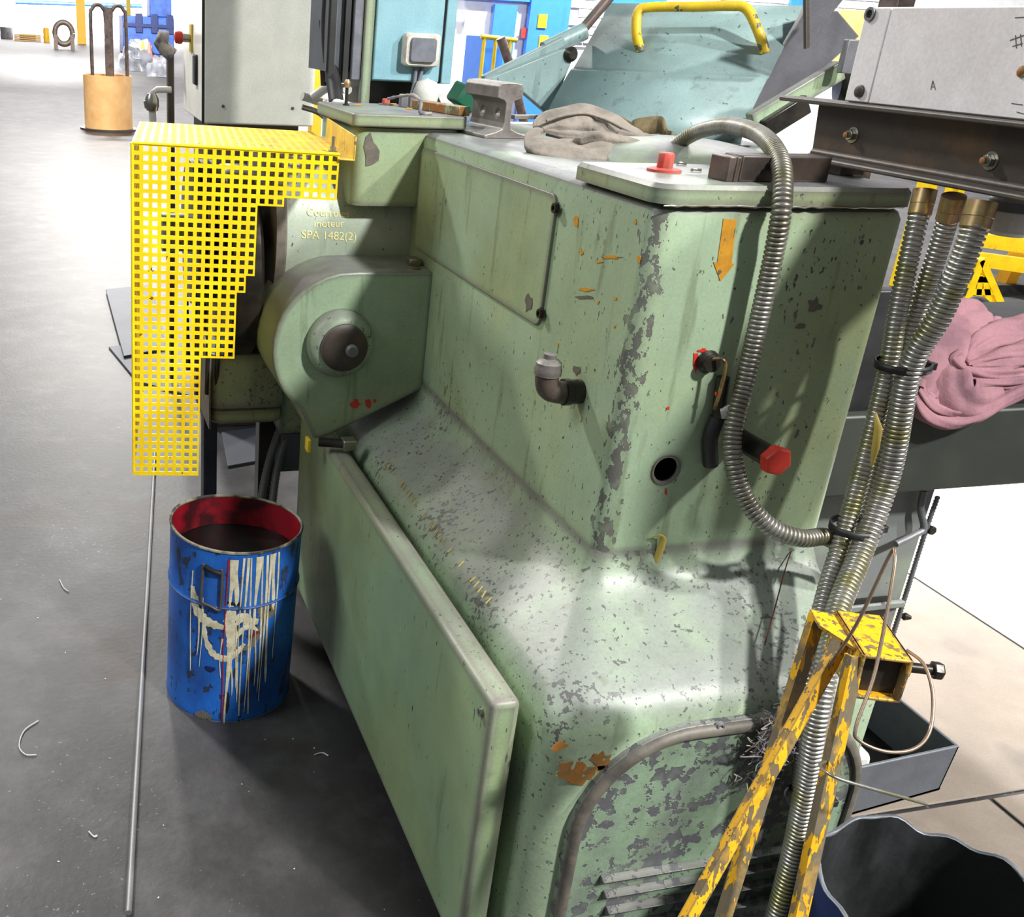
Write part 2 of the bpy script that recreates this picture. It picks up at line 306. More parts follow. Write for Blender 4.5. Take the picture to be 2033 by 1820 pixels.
# ------------------------------------------------------------------ floor materials
def floor_mat(name, base, var, dark, speck, rough, spk=.73, linebump=False):
    m = mat(name, base, rough, var=var, vscale=1.1, vdet=8, vlo=.36, vhi=.66, chips=speck, cscale=70, cthr=spk, cpatch=1.3, streak=dark, sscale=2.5, sthr=.60, samt=.6, bump=.25, bscale=60, cbump=-.05, blot=speck, bamt=.35, bsc=5, spec=.35)
    return m
M['floor'] = floor_mat('worn_grey_concrete', lin(56, 55, 57), lin(38, 37, 39), lin(54, 40, 30), lin(104, 104, 106), .5, .735)
M['slab'] = floor_mat('brushed_tan_concrete', lin(134, 122, 110), lin(114, 104, 96), lin(100, 92, 86), lin(152, 142, 132), .6, .8)
M['pale'] = floor_mat('lit_gravelly_concrete', lin(226, 226, 232), lin(206, 206, 214), lin(190, 190, 196), lin(150, 152, 160), .5, .70)  # gravelly floor with the strong light on it painted into the colour
# ================================================================== SETTING
fl = MB().box(-60, 70, -8, 110, -.2, 0).build('floor', M['floor'], kind='structure')
sl = thing('floor_slabs', None, None, (2.1, 1.2, 0)); sl['kind'] = 'structure'
for (x0, x1, y0, y1) in ((1.46, 2.72, 1.42, 4.6), (1.46, 2.06, .2, 1.408), (2.072, 3.0, .2, 1.408)):
    MB().box(x0, x1, y0, y1, 0, .006).build('slab', M['slab'], sl, bevel=.003)
MB().box(2.73, 4.6, 1.42, 4.6, 0, .005).build('lit_floor_slab', M['pale'], sl)  # stands in for a brightly lit patch of floor
MB().box(-40, 9.4, 92, 92.4, 0, 14).build('wall_far', M['wall'], kind='structure')
MB().box(9.0, 9.4, 14.6, 92, 0, 9).build('wall_side', M['wall'], kind='structure')
wb = thing('wall_back', None, None, (8, 14.2, 0)); wb['kind'] = 'structure'
MB().box(3.3, 30, 14.05, 14.5, 0, 9).build('wall_panel', M['wall'], wb)
MB().box(7.0, 12.2, 14.02, 14.06, 1.55, 2.75).build('mortar_bed', M['joint'], wb)
brick_me = None
for r in range(10):
    for k in range(18):
        x = 7.02+k*.29+(.145 if r % 2 else 0); z = 1.6+r*.112
        if x > 12: continue
        if brick_me is None:
            bo = MB().box(0, .278, 13.995, 14.03, 0, .101).build('brick', M['brick'], wb, bevel=.006); brick_me = bo.data
            bo.location = V((x+.139, 14.012, z))-wb.location
        else:
            c = bo.copy(); C.objects.link(c); c.location = V((x+.139, 14.012, z))-wb.location
dr = thing('door_1', None, None, (6.2, 13.97, 0)); dr['kind'] = 'structure'
P = lambda u, v: px(u, v, Y=13.95)
def wallrect(u0, u1, v0, v1, t=.05, y=13.97, mb=None):
    a = px(u0, v0, Y=y); b = px(u1, v1, Y=y); m = mb or MB(); return m.box(a.x, b.x, y-t, y, b.z, a.z)
wallrect(912, 1112, -60, 8).build('lintel', M['bluedoor'], dr); wallrect(980, 988, 8, 330, .06).build('mullion', M['bluedoor'], dr)
wallrect(1058, 1072, -60, 330, .08).build('door_post', M['bluedoor'], dr); wallrect(1072, 1112, -60, 150, .05).build('door_leaf', M['bluedoor'], dr)
wallrect(1088, 1100, 4, 66, .07).build('door_handle_plate', M['wall'], dr)
wallrect(1064, 1078, 28, 56, .10).build('hazard_plate', M['olive'], dr); wallrect(1066, 1080, 70, 96, .10).build('hazard_plate', M['faryellow'], dr)
d2 = thing('door_2', None, None, (8.0, 13.97, 0)); d2['kind'] = 'structure'
wallrect(1214, 1316, -60, 22, .06).build('door_leaf', M['bluedoor'], d2); wallrect(1240, 1280, 14, 26, .09).build('notice_board', M['wall'], d2)
d3 = thing('window_1', None, None, (10, 13.97, 1.8)); d3['kind'] = 'structure'
fr = wallrect(1388, 1492, 6, 10, .1); wallrect(1388, 1392, 6, 60, .1, mb=fr); wallrect(1488, 1492, 6, 60, .1, mb=fr); fr.build('window_frame', M['joint'], d3)
for u in (1393, 1425, 1457): wallrect(u, u+30, 11, 60, .06).build('pane', M['paleplastic'], d3)
wallrect(1580, 1604, -60, 24, .06).build('trim_1', M['bluedoor'], kind='structure')
for (u, v, n) in ((926, 22, 'left'), (1016, 22, 'right')):
    nb = thing('wall_notice', 'grey printed notice on white wall, %s of the two beside the blue door' % n, 'notice', px(u, v+20, Y=13.95))
    wallrect(u-8, u+10, v, v+16, .02, 13.96).build('sheet', M['notice'], nb); wallrect(u-4, u+6, v+16, v+26, .02, 13.96).build('tab', M['notice'], nb)
wallrect(1036, 1048, 55, 76, .04).build('fire_sign', M['redmark'], label='small red and brown sign on white wall by blue door post', cat='sign')
# ================================================================== FAR BACKGROUND (left aisle)
def post(u, v0, v1, w, m, name, label, cat):
    b = px(u, v1, Z=0); k = b.y; t = px(u, v0, Y=k); d = (w/F)*(R.transposed()@(b-V((0,0,CAMZ)))).z
    return MB().box(b.x-d/2, b.x+d/2, k, k+d, 0, max(t.z, .5)).build(name, m, bevel=.02, label=label, cat=cat)
post(163, -40, 88, 17, M['faryellow'], 'yellow_column', 'thick orange yellow column at far end of aisle', 'column')
post(257, -40, 92, 8, M['olive'], 'pipe_column', 'slim olive yellow pipe column before the blue machine', 'column')
t = px(300, 108, Z=0); k = t.y
bm_ = thing('blue_machine', 'large blue machine far behind the plastic sacks', 'machine', (t.x, k, 0))
a = px(243, 30, Y=k); b = px(346, 108, Y=k)
MB().box(a.x, b.x, k, k+3, 0, a.z).build('body', M['farblue'], bm_, bevel=.05)
MB().box(a.x, b.x, k-.1, k+.02, a.z-.5, a.z-.35).build('ledge', M['darkblue'], bm_)
for q in range(3):
    x = a.x+(b.x-a.x)*(.25+.3*q); MB().box(x, x+.35, k-.08, k+.02, 1.0, 1.9).build('hatch', M['darkblue'], bm_, bevel=.02)
MB().box(b.x-1.2, b.x-.1, k+.2, k+2, a.z, a.z+1.5).build('upper_frame', M['farblue'], bm_, bevel=.05)
# wire coil on cradle
c = px(128, 98, Z=0); r = 18/F*c.y
co = thing('coil_cradle', 'upright ring shaped wire coil on a cradle in far aisle', 'coil', (c.x, c.y, 0))
MB().tube([(c.x+math.cos(i/24*2*math.pi)*r*.85, c.y, .25+r+math.sin(i/24*2*math.pi)*r) for i in range(25)], .14, 10).build('ring', M['darksteel'], co, smooth=60)
for s in (-1, 1): MB().box(c.x+s*r*.8-.1, c.x+s*r*.8+.1, c.y-.3, c.y+.3, 0, .7).build('foot', M['darksteel'], co)
# sacks
def sack(u, v, w, h, name, label, m):
    p = px(u, v, Z=0); d = p.y/F; rx = w*d/2; hh = h*d; rnd = random.Random(u)
    ph = [rnd.random()*6 for _ in range(6)]
    def fn(a, b):
        th = a*2*math.pi; e = b*math.pi/2; k = 1+.16*math.sin(3*th+ph[0]+4*e)+.1*math.sin(7*th+ph[1])+.08*math.sin(9*e+ph[2])
        return V((p.x+math.cos(th)*math.cos(e)**.6*rx*k, p.y+math.sin(th)*math.cos(e)**.6*rx*.7*k, max(0, math.sin(e)*hh*k)))
    return MB().quadgrid(28, 10, fn).build(name, m, smooth=60, label=label, cat='sack')
sack(268, 140, 62, 32, 'plastic_sack', 'big crumpled grey plastic sack left of the pile by blue machine', M['bag'])
sack(318, 152, 44, 30, 'plastic_sack', 'smaller pale plastic sack right of the pile by blue machine', M['bag'])
sack(275, 108, 48, 22, 'plastic_sack', 'dark grey sack heap right under the blue machine', M['bag'])
for i, (u, v, w, h, m, lb) in enumerate(((14, 78, 22, 22, M['greysteel'], 'dark round drum at far left of aisle'), (93, 84, 11, 24, M['faryellow'], 'yellow bollard right of pale pallet stack'), (55, 82, 46, 12, M['palewood'], 'low pale pallet stack at far wall'))):
    p = px(u, v, Z=0); d = p.y/F
    if i == 2:
        ps = thing('pallet_stack', lb, 'pallet', (p.x, p.y, 0))
        for q in range(4): MB().box(p.x-w*d/2, p.x+w*d/2, p.y, p.y+1.2, q*h*d/4, q*h*d/4+h*d/6).build('pallet_deck', M['palewood'], ps)
        MB().box(p.x-w*d*.3, p.x+w*d*.3, p.y+.2, p.y+1, 0, h*d).build('block_row', M['palewood'], ps)
    else: MB().lathe([(w*d*.45, 0), (w*d*.5, .1), (w*d*.5, h*d*.9), (w*d*.38, h*d)], (p.x, p.y, 0), n=20).build(('steel_drum', 'bollard')[i], m, smooth=40, label=lb, cat=('drum', 'bollard')[i])
for i, (u, v) in enumerate(((284, 112), (297, 116))):
    p = px(u, v, Z=0); d = p.y/F
    MB().lathe([(.35, 0), (.35, .04), (.16, .06), (.03, 28*d)], (p.x, p.y, 0), n=14).build('traffic_cone', M['redcap'] if i else M['faryellow'], smooth=40, label=('slim yellow cone beside the sacks', 'slim red cone beside the sacks')[i], cat='cone')
# tan drum with three bent pipes on a plate
c = px(219, 262, Z=0); d = 16.6/F*1.06
tb = thing('pipe_stand', 'tan cardboard drum with brown bent pipes on round plate in aisle', 'drum', (c.x, c.y+.35, 0))
cx, cy = c.x, c.y+.36
MB().lathe([(.44, 0), (.44, .03)], (cx, cy, 0), n=40).build('base_plate', M['darksteel'], tb, smooth=40)
MB().lathe([(.365, .03), (.365, .8), (.35, .8), (.35, .05)], (cx, cy, 0), n=40).build('drum_wall', M['cardboard'], tb, smooth=40)
for (o0, o1, zt) in ((-.22, .0, 1.72), (.08, .30, 1.72)):
    MB().tube(smooth_path([(cx+o0, cy, .05), (cx+o0, cy, zt-.2), (cx+o0+.03, cy, zt), (cx+(o0+o1)/2, cy, zt+.06), (cx+o1-.03, cy, zt), (cx+o1, cy, zt-.2), (cx+o1, cy, .05)], 6), .028, 10).build('bent_pipe', M['ironpipe'], tb, smooth=60)
MB().box(cx-.02, cx+.09, cy-.06, cy+.0, .06, 1.75).build('flat_post', M['ironpipe'], tb)
# pipe with valve and black post beside the grey cabinet
kv = 4.6
vp = thing('valve_pipe', 'white water pipe with small valve beside grey cabinet', 'pipe', px(302, 236, Y=kv))
q = lambda u, v: px(u, v, Y=kv)
MB().tube([q(340, 178), q(312, 178), q(303, 184), q(302, 200)], .014, 12).build('pipe_elbow', M['paleplastic'], vp, smooth=50)
MB().tube([q(302, 205), q(304, 260)], .016, 12).build('drop_pipe', M['paleplastic'], vp, smooth=50)
MB().lathe([(.024, -.03), (.03, -.01), (.03, .02), (.02, .04)], q(302, 205), n=16).build('valve_body', M['zinc'], vp, smooth=40)
MB().bar(q(302, 205), q(286, 208), .014, .03).build('valve_lever', M['zinc'], vp)
MB().box(q(331, 0).x, q(345, 0).x, kv, kv+.05, 0, q(338, 108).z).build('support_post', M['darksteel'], bevel=.004, label='dark square post standing left of the grey cabinet', cat='post')
MB().tube([q(343, 110), q(326, 95), q(318, 84), q(322, 74), q(334, 76)], .03, 10).build('rag_bundle', M['yarn'], smooth=60, label='cream cloth bundle tied to dark post', cat='cloth')
MB().tube([px(30, 4, Y=90), px(282, 12, Y=90)], .16, 8).build('blue_pipe', M['farblue'], smooth=50, label='thin blue pipe running along the far white wall', cat='pipe')
# plates lying on the floor beyond the guard
def plate(pts, name, label, z=.0, t=.012):
    P_ = [px(u, v, Z=0) for u, v in pts]
    return MB().prism([(p.x, p.y, 0) for p in P_], (0, 0, z), (0, 0, z+t)).build(name, M['plate'], bevel=.002, label=label, cat='plate')
plate([(210, 582), (300, 572), (330, 700), (246, 716)], 'steel_plate', 'grey steel plate on floor beyond yellow guard, the upper one', .014)
plate([(216, 692), (330, 680), (380, 790), (272, 760)], 'steel_plate', 'grey steel plate on floor beyond yellow guard, the lower one')
plate([(440, 862), (560, 846), (590, 905), (452, 930)], 'steel_plate', 'dark steel sheet on floor behind the blue drum')
# ================================================================== THE MACHINE
mc = thing('press_machine', 'large worn green industrial press standing on grey concrete floor', 'machine', (1.05, 1.9, 0))
XB, YF = .88, 1.375
rings = []
for (x0, x1, y0, y1, r, z) in ((.71, 1.36, 1.14, 2.62, (.06, .06, .03, .03), 0), (.71, 1.36, 1.14, 2.62, (.06, .06, .03, .03), .3), (.71, 1.36, 1.14, 2.62, (.06, .06, .03, .03), .575),
        (.714, 1.357, 1.145, 2.62, (.06, .06, .03, .03), .60), (.724, 1.352, 1.158, 2.62, (.06, .06, .03, .03), .622), (.738, 1.35, 1.18, 2.62, (.055, .05, .03, .03), .638),
        (.80, 1.345, 1.26, 2.62, (.045, .04, .03, .03), .678), (.835, 1.345, 1.318, 2.62, (.04, .035, .03, .03), .704), (.862, 1.345, 1.35, 2.62, (.036, .03, .03, .03), .728), (.874, 1.345, 1.367, 2.62, (.034, .03, .03, .03), .75), (XB, 1.345, YF, 2.62, (.032, .03, .03, .03), .78)):
    rings.append(rrect(x0, x1, y0, y1, r, z, 6))
MB().rings(rings).build('base_casting', M['green_cast'], mc, smooth=38)
# upper body with oil hole
ub = MB().rings([rrect(XB, 1.345, YF, 2.5, (.032, .03, .02, .02), z, 6) for z in (.78, 1.36)]+[rrect(XB+.005, 1.34, YF+.004, 2.5, (.032, .03, .02, .02), 1.372, 6), rrect(XB+.02, 1.33, YF+.018, 2.48, (.03, .03, .02, .02), 1.38, 6)])
ubo = ub.build('upper_body', M['green_body'], mc, smooth=35)
HC = px(1322, 932, Y=YF)
cut = MB().lathe([(.0225, -.03), (.0225, .2)], HC, (0, 1, 0), 28).build('cutter', M['void'])
bo_ = ubo.modifiers.new('hole', 'BOOLEAN'); bo_.object = cut; bo_.operation = 'DIFFERENCE'; bo_.solver = 'EXACT'
bpy.context.view_layer.update()
nm = bpy.data.meshes.new_from_object(ubo.evaluated_get(bpy.context.evaluated_depsgraph_get())); ubo.modifiers.clear(); ubo.data = nm
bpy.data.objects.remove(cut)
MB().lathe([(.0222, .004), (.0222, .19), (.0, .19)], HC, (0, 1, 0), 28, False).build('bore', M['void'], mc, smooth=40)  # black lining paints the shade inside the hole
MB().lathe([(.0225, .001), (.0275, -.003), (.0285, .0), (.0285, .004)], HC, (0, 1, 0), 28, False).build('hole_rim', M['grime'], mc, smooth=40)
tp = MB().rings([rrect(XB-.004, 1.348, YF-.004, 1.645, (.036, .03, .01, .01), z, 6) for z in (1.3815, 1.404)]+[rrect(XB+.001, 1.344, YF+.001, 1.64, (.032, .03, .01, .01), 1.411, 6)])
tp.build('top_plate', M['green'], mc, smooth=35)
MB().tube([px(u, 409+random.uniform(-1.5, 1.5)+(u-1310)*.008, Y=YF-.004) for u in range(1318, 1800, 14)], [.0012+.0012*random.random() for _ in range(1318, 1800, 14)], 6).build('weld_bead', M['zinc'], mc, smooth=60)
MB().rings([rrect(1.30, 1.9, 2.42, 3.0, .06, z, 5) for z in (.0, 1.34)]+[rrect(1.32, 1.88, 2.44, 2.98, .06, 1.37, 5)]).build('rear_body', M['green'], mc, smooth=35)
# low domed boss behind the plate
MB().box(1.30, 1.5, 1.66, 2.44, 1.2, 1.372).build('side_ledge', M['green'], mc, bevel=.012)
MB().lathe([(.22, 0), (.215, .02), (.18, .036), (.11, .048), (.03, .053)], (1.30, 2.02, 1.37), n=40).build('domed_cover', M['green'], mc, smooth=60)
# side cover with bolts
def side(y, z, t=0): return V((XB-t, y, z))
def rpoly(x0, x1, z0, z1, r, n=4): return [(p.x, p.y) for p in rrect(x0, x1, z0, z1, r, 0, n)]
cv = MB().prism([(XB, y, z) for y, z in rpoly(1.695, 2.44, 1.098, 1.345, .022)], (-.006, 0, 0), (.002, 0, 0)).build('side_cover', M['green'], mc, bevel=.0015)
def screw(u, v, par, plane, ax, r=.009, h=.007, m=None):
    p = px(u, v, **plane); b = MB(); b.lathe([(r*1.3, 0), (r*1.3, .0015)], p, ax, 14); b.lathe([(r, .0015), (r, h), (r*.55, h), (r*.5, h*.4)], p, ax, 12)
    o = b.build('bolt', m or M['oily'], None, smooth=35); o.parent = par; o.location = o.location-wloc(par); return o
for u, v in ((1105, 413), (1075, 622), (829, 310)): screw(u, v, cv, dict(X=XB-.006), (-1, 0, 0))
# lower side door
dr_ = MB().box(.63, .682, 1.2, 2.58, .06, .622).build('side_door', M['green_door'], mc, bevel=.011, seg=3)
screw(957, 1413, dr_, dict(X=.63), (-1, 0, 0), .007, .006, M['zinc'])
for y in (1.35, 2.4): MB().box(.68, .712, y, y+.06, .15, .5).build('hinge_block', M['oily'], mc)
MB().box(.70, 1.3, 1.15, 2.6, 0, .03).build('plinth', M['oily'], mc)
# front arched guard
def arch(x0, x1, zt, zb, r, y, n=12):
    out = [V((x0, y, zb))]
    out += [V((x0+r-r*math.cos(math.radians(a)), y, zt-r+r*math.sin(math.radians(a)))) for a in [90*i/n for i in range(n+1)]]
    out += [V((x1-r+r*math.sin(math.radians(a)), y, zt-r+r*math.cos(math.radians(a)))) for a in [90*i/n for i in range(n+1)]]
    return out+[V((x1, y, zb))]
ag = MB().prism(arch(.765, 1.335, .588, .03, .20, 1.128), (0, 0, 0), (0, .02, 0)).build('front_guard', M['green_worn'], mc, bevel=.003)
MB().tube(arch(.775, 1.325, .578, .03, .19, 1.127), .011, 8, flat=.7).build('guard_rim', M['grime'], ag, smooth=60)
for i, z in enumerate((.292, .255, .215, .172)):
    b = MB().prism([(.84+i*.012, 1.129, z), (.84+i*.012, 1.112, z-.004), (.84+i*.012, 1.129, z-.022)], (0, 0, 0), (.42, 0, 0)).build('louver', M['green_worn'], ag, bevel=.002)
screw(1428, 1440, ag, dict(Y=1.127), (0, -1, 0), .007, .006, M['greysteel'])
# gear housing on the side
YH = 2.297
poly = [V((.885, YH, 1.066)), V((.69, YH, 1.068))]
for i in range(1, 15):
    a = math.radians(90+i*10.2); poly.append(V((.68+.196*math.cos(a), YH, .873+.196*math.sin(a))))
poly += [V((.60, YH, .635)), V((.64, YH, .645)), V((.728, YH, .686)), V((.885, YH, .762))]
gh = MB().prism(poly, (0, 0, 0), (0, .27, 0)).build('gear_housing', M['green'], mc, bevel=.007, seg=3)
hb_ = MB().lathe([(.086, 0), (.085, .018), (.078, .034), (.064, .042), (.058, .044)], (.652, YH, .892), (0, -1, 0), 40).build('hub_boss', M['green_cast'], mc, smooth=40)
MB().lathe([(.06, .04), (.059, .05), (.05, .056), (.035, .056)], (.652, YH, .892), (0, -1, 0), 36).build('hub_cap', M['darksteel'], hb_, smooth=40)
MB().lathe([(.016, .05), (.016, .064), (.012, .068)], (.668, YH, .888), (0, -1, 0), 20).build('shaft_end', M['greysteel'], hb_, smooth=40)
p = px(838, 518, X=.865); MB().box(.842, .872, 2.36, 2.40, 1.066, 1.084).build('clip', M['zinc'], mc, bevel=.003)
MB().lathe([(.012, 0), (.012, .003), (.007, .003), (.007, 0)], (.848, 2.335, 1.068), n=18).build('washer', M['brass'], mc, smooth=30)
# drive shaft body (cylinder along X) with chalk writing
CY, CZ, CR = 2.72, 1.10, .236
MB().lathe([(CR, 0), (CR, .40)], (.55, CY, CZ), (1, 0, 0), 56).build('drive_barrel', M['green_dusty'], mc, smooth=40)
MB().lathe([(CR*.75, -.03), (CR+.008, -.028), (CR+.01, -.006), (CR+.003, 0)], (.552, CY, CZ), (1, 0, 0), 56).build('barrel_flange', M['grime'], mc, smooth=40)
MB().lathe([(.10, -.05), (.255, -.05), (.26, -.04), (.26, .02), (.245, .03), (.1, .03)], (.465, CY, 1.0), (1, 0, 0), 56).build('flywheel', M['oily'], mc, smooth=40)
for k in range(3): MB().lathe([(.16, 0), (.19, .004), (.19, .018), (.16, .022)], (.33+k*.026, CY, 1.08), (1, 0, 0), 40).build('pulley_groove', M['oily'], mc, smooth=40)
MB().lathe([(.05, -.2), (.05, .1)], (.46, CY, 1.08), (1, 0, 0), 24).build('pulley_shaft', M['steel'], mc, smooth=40)
for k in range(3):
    x = .341+k*.026; MB().tube([(x, CY-.185, 1.08), (x, CY-.12, .66)], .007, 8).build('drive_belt', M['black'], mc, smooth=50)
    MB().tube([(x, CY+.185, 1.08), (x, CY+.09, .66)], .007, 8).build('drive_belt', M['black'], mc, smooth=50)
# bearing block with cap plate
MB().rings([rrect(.703, .98, 2.445, 2.80, .03, z, 5) for z in (1.2, 1.386)]).build('bearing_block', M['green'], mc, smooth=35)
MB().rings([rrect(.691, .985, 2.428, 2.80, .012, z, 4) for z in (1.389, 1.42)]).build('bearing_cap', M['green'], mc, bevel=.004)
# chalk writing wrapped onto the barrel
def chalk(txt, u, v, h, par, m, skew=0):
    cu = bpy.data.curves.new('txt', 'FONT'); cu.body = txt; cu.size = 1; cu.align_x = 'CENTER'; cu.extrude = 0
    ob = bpy.data.objects.new('txt', cu); C.objects.link(ob); bpy.context.view_layer.update()
    me = bpy.data.meshes.new_from_object(ob.evaluated_get(bpy.context.evaluated_depsgraph_get())); bpy.data.objects.remove(ob)
    p0 = px(u, v, Y=CY-CR*.97); a0 = math.asin(max(-1, min(1, (p0.z-CZ)/CR))); b = MB(); rr = CR+.0012
    vs = []
    for w in me.vertices:
        a = a0+(w.co.y*h)/CR; vs.append(V((p0.x+w.co.x*h, CY-rr*math.cos(a), CZ+rr*math.sin(a)+skew*w.co.x*h)))
    b.add(vs, [tuple(f.vertices) for f in me.polygons]); bpy.data.meshes.remove(me)
    return b.build('chalk_writing', m, par, fix=False)
chalk('Courroies', 652, 430, .027, mc, M['chalk'], -.03); chalk('moteur', 652, 450, .026, mc, M['chalk'], .02); chalk('SPA 1482(2)', 652, 474, .029, mc, M['chalk'], -.04)
# oil filler elbow on the side
pe = px(1152, 777, X=XB); ex = pe+V((-.052, 0, 0))
el = MB().tube(smooth_path([pe+V((-.02, 0, 0)), ex+V((.012, 0, .0)), ex+V((-.008, 0, .006)), ex+V((-.016, 0, .02)), ex+V((-.017, 0, .042))], 5), .0205, 18).build('filler_elbow', M['ironpipe'], mc, smooth=60)
MB().lathe([(.022, 0), (.022, .02), (.024, .022), (.024, .034)], pe, (-1, 0, 0), 20).build('threaded_nipple', M['oily'], el, smooth=40)
MB().lathe([(.0235, .034), (.0245, .044), (.0225, .048), (.0225, .056), (.016, .062), (.011, .063), (.011, .072)], ex+V((-.017, 0, 0)), (0, 0, 1), 18).build('filler_plug', M['rail'], el, smooth=40)
# grease tap on the front face
pt = px(1402, 716, Y=YF)
MB().lathe([(.018, 0), (.02, .006), (.014, .012), (.014, .02)], pt, (0, -1, 0), 18).build('tap_collar', M['oily'], mc, smooth=40)
MB().tube(smooth_path([pt+V((-.004, -.015, .008)), pt+V((.006, -.03, .012)), pt+V((.013, -.034, .0)), pt+V((.014, -.033, -.04)), pt+V((.013, -.03, -.075))], 6), .0032, 8).build('copper_line', M['copper'], mc, smooth=60)
pb = px(1420, 800, Y=YF)
MB().tube([pb+V((-.004, -.012, .05)), pb+V((-.002, -.012, .015)), pb+V((0, -.016, -.02))], .011, 10).build('tap_body', M['oily'], mc, smooth=50)
MB().tube(smooth_path([pb+V((.0, -.018, -.01)), pb+V((.022, -.03, .0)), pb+V((.03, -.03, .02))], 5), .012, 10).build('tape_wrap', M['paleplastic'], mc, smooth=50)
MB().tube(smooth_path([pb+V((0, -.014, -.02)), pb+V((-.004, -.012, -.06)), pb+V((.01, -.01, -.11))], 6), .013, 10).build('rubber_sleeve', M['black'], mc, smooth=50)
# drain pipe with red hexagon cap
pp = px(1462, 868, Y=YF); p2 = V((pp.x, 1.272, pp.z+.002))
dp_ = MB().tube([pp, p2], .0185, 18).build('drain_pipe', M['oily'], mc, smooth=40)
hexbolt(MB(), p2+V((0, .008, 0)), (0, -1, 0), .026, .02).build('hexagon_cap', M['redmark'], dp_, bevel=.002)
# paint marks (flat)
def mark(pts, m, name, plane, off, n=2):
    P_ = [px(u, v, **plane) for u, v in pts]; o = V(off); b = MB()
    b.prism(P_, o*.0, o); return b.build(name, m, mc)
fp = dict(Y=YF-.0002); fo = (0, -.0008, 0); sp = dict(X=XB-.0002); so = (-.0008, 0, 0); hp = dict(Y=YH-.0002)
mark([(1436, 434), (1462, 436), (1452, 522), (1458, 524), (1430, 558), (1416, 520), (1424, 520)], M['orange'], 'arrow_mark', fp, fo)
def splat(u, v, r, m, plane, off, sx=1, sy=1, name='paint_mark', k=11):
    rnd = random.Random(int(u*7+v)); mark([(u+math.cos(a)*r*sx*q, v+math.sin(a)*r*sy*q) for a, q in [(i/k*2*math.pi, rnd.uniform(.55, 1.2)) for i in range(k)]], m, name, plane, off)
for u, v, r, sx, sy in ((1382, 718, 11, .6, 1.8), (1396, 696, 8, 1.4, .7), (1420, 705, 5, .7, 1.2), (1326, 810, 3, 1, 1.3), (1322, 975, 4, .6, 2)): splat(u, v, r, M['redmark'], fp, fo, sx, sy)
splat(1425, 782, 6, M['redmark'], dict(Y=YF-.03), fo)
for u, v, r, sx, sy in ((706, 802, 11, 1, .8), (730, 802, 9, .8, 1), (744, 795, 4, .7, 1.3)): splat(u, v, r, M['redmark'], hp, fo, sx, sy)
for u, v, r, sx, sy in ((1145, 440, 14, .5, 1.2), (1215, 510, 20, 1.6, .25), (1268, 515, 9, .8, 1.3), (1165, 575, 18, 1.3, .3), (1155, 500, 7, .8, 1.3), (1222, 592, 5, 1, 1), (1188, 600, 5, .8, 1.2), (1262, 440, 5, .7, 1.5), (1220, 648, 4, .8, 1.2), (1108, 685, 4, .5, 1.8), (1190, 520, 8, 1.4, .4)): splat(u, v, r*.72, M['orange'], sp, so, sx, sy)
for u, v, r, sx, sy in ((1050, 602, 13, .6, 1.5), (1145, 735, 9, .8, 1.3), (1160, 590, 12, 1.6, .4)): splat(u, v, r, M['grime'], dict(X=XB-.0064) if u < 1060 else sp, so, sx, sy, 'bare_patch')
splat(738, 300, 20, M['grime'], dict(Y=2.4445), fo, .8, 1.7, 'bare_patch')
for u, v, r, sx, sy in ((1616, 606, 14, 1.1, .9), (1590, 648, 9, 1.3, .7), (1428, 540, 4, 1, 1.3)): splat(u, v, r, M['grime'], fp, (0, -.0012, 0), sx, sy, 'bare_patch')
for u, v, r, sx, sy in ((1150, 1535, 46, 1.3, .45), (1195, 1510, 26, 1.0, .7), (1110, 1480, 14, 1.2, .7)): splat(u, v, r, M['rust'], dict(Y=1.1395), fo, sx, sy, 'rust_stain', 17)
# curl of dried ochre paint on the front face
pc = px(1308, 1062, Y=YF); MB().tube(smooth_path([pc+V((-.02, -.002, -.004)), pc+V((-.008, -.008, .004)), pc+V((.004, -.008, -.002)), pc+V((.004, -.006, -.03)), pc+V((-.002, -.002, -.058))], 5), [.002]*5+[.004]*5+[.006]*6+[.006]*4+[.002], 8, flat=.5).build('paint_curl', M['ochre'], mc, smooth=60)
# chalk tick marks on the shelf edge
tk = MB()
for i in range(34):
    if random.random() < .3: continue
    u = 728+i*3.9; v = 918+i*5.6; p = px(u, v, X=.716+.01); p.z = .634+.006; L_ = random.uniform(.004, .014); a = random.uniform(.3, 1.2)
    y0 = 2.13-i*.02; x0 = .735; tk.tube([(x0-.006, y0, .637), (x0+.006, y0+L_*math.cos(a), .645)], .0012, 4)
tk.build('chalk_scribble', M['ochre'], mc, kind='stuff')
# guide arm, rod and hood on the rear body
P0 = px(1090, 238, Y=2.88); P1 = px(1480, 264, Y=2.5); T0 = px(1232, 8, Y=3.08)
e1 = (P1-P0); WL = e1.length; e1.normalize(); e2 = (T0-P0); e2 = (e2-e1*e2.dot(e1)*.4); HL = e2.length; e2.normalize(); nn = e1.cross(e2).normalized()
if nn.y > 0: nn = -nn
prof = [(.0, -.11), (-.03, -.07), (-.04, -.03), (-.03, .01), (.0, .03), (.05, .035), (.13, .03), (.17, .026), (.185, .018), (.20, .014), (.3, .008), (HL, 0)]
prof = smooth_path([V((a, b, 0)) for a, b in prof], 3)
b = MB(); n = len(prof)
b.add([P0+e1*(WL*s)+e2*q.x+nn*q.y for s in (0, 1) for q in prof], [(i, i+1, n+i+1, n+i) for i in range(n-1)])
hd = b.build('hood_sheet', M['teal'], mc, solid=.006, smooth=40)
def hp_(s, t, o): return P0+e1*(WL*s)+e2*t+nn*o
g1 = hp_(.30, HL*.58, .008); g2 = hp_(.78, HL*.60, .008)
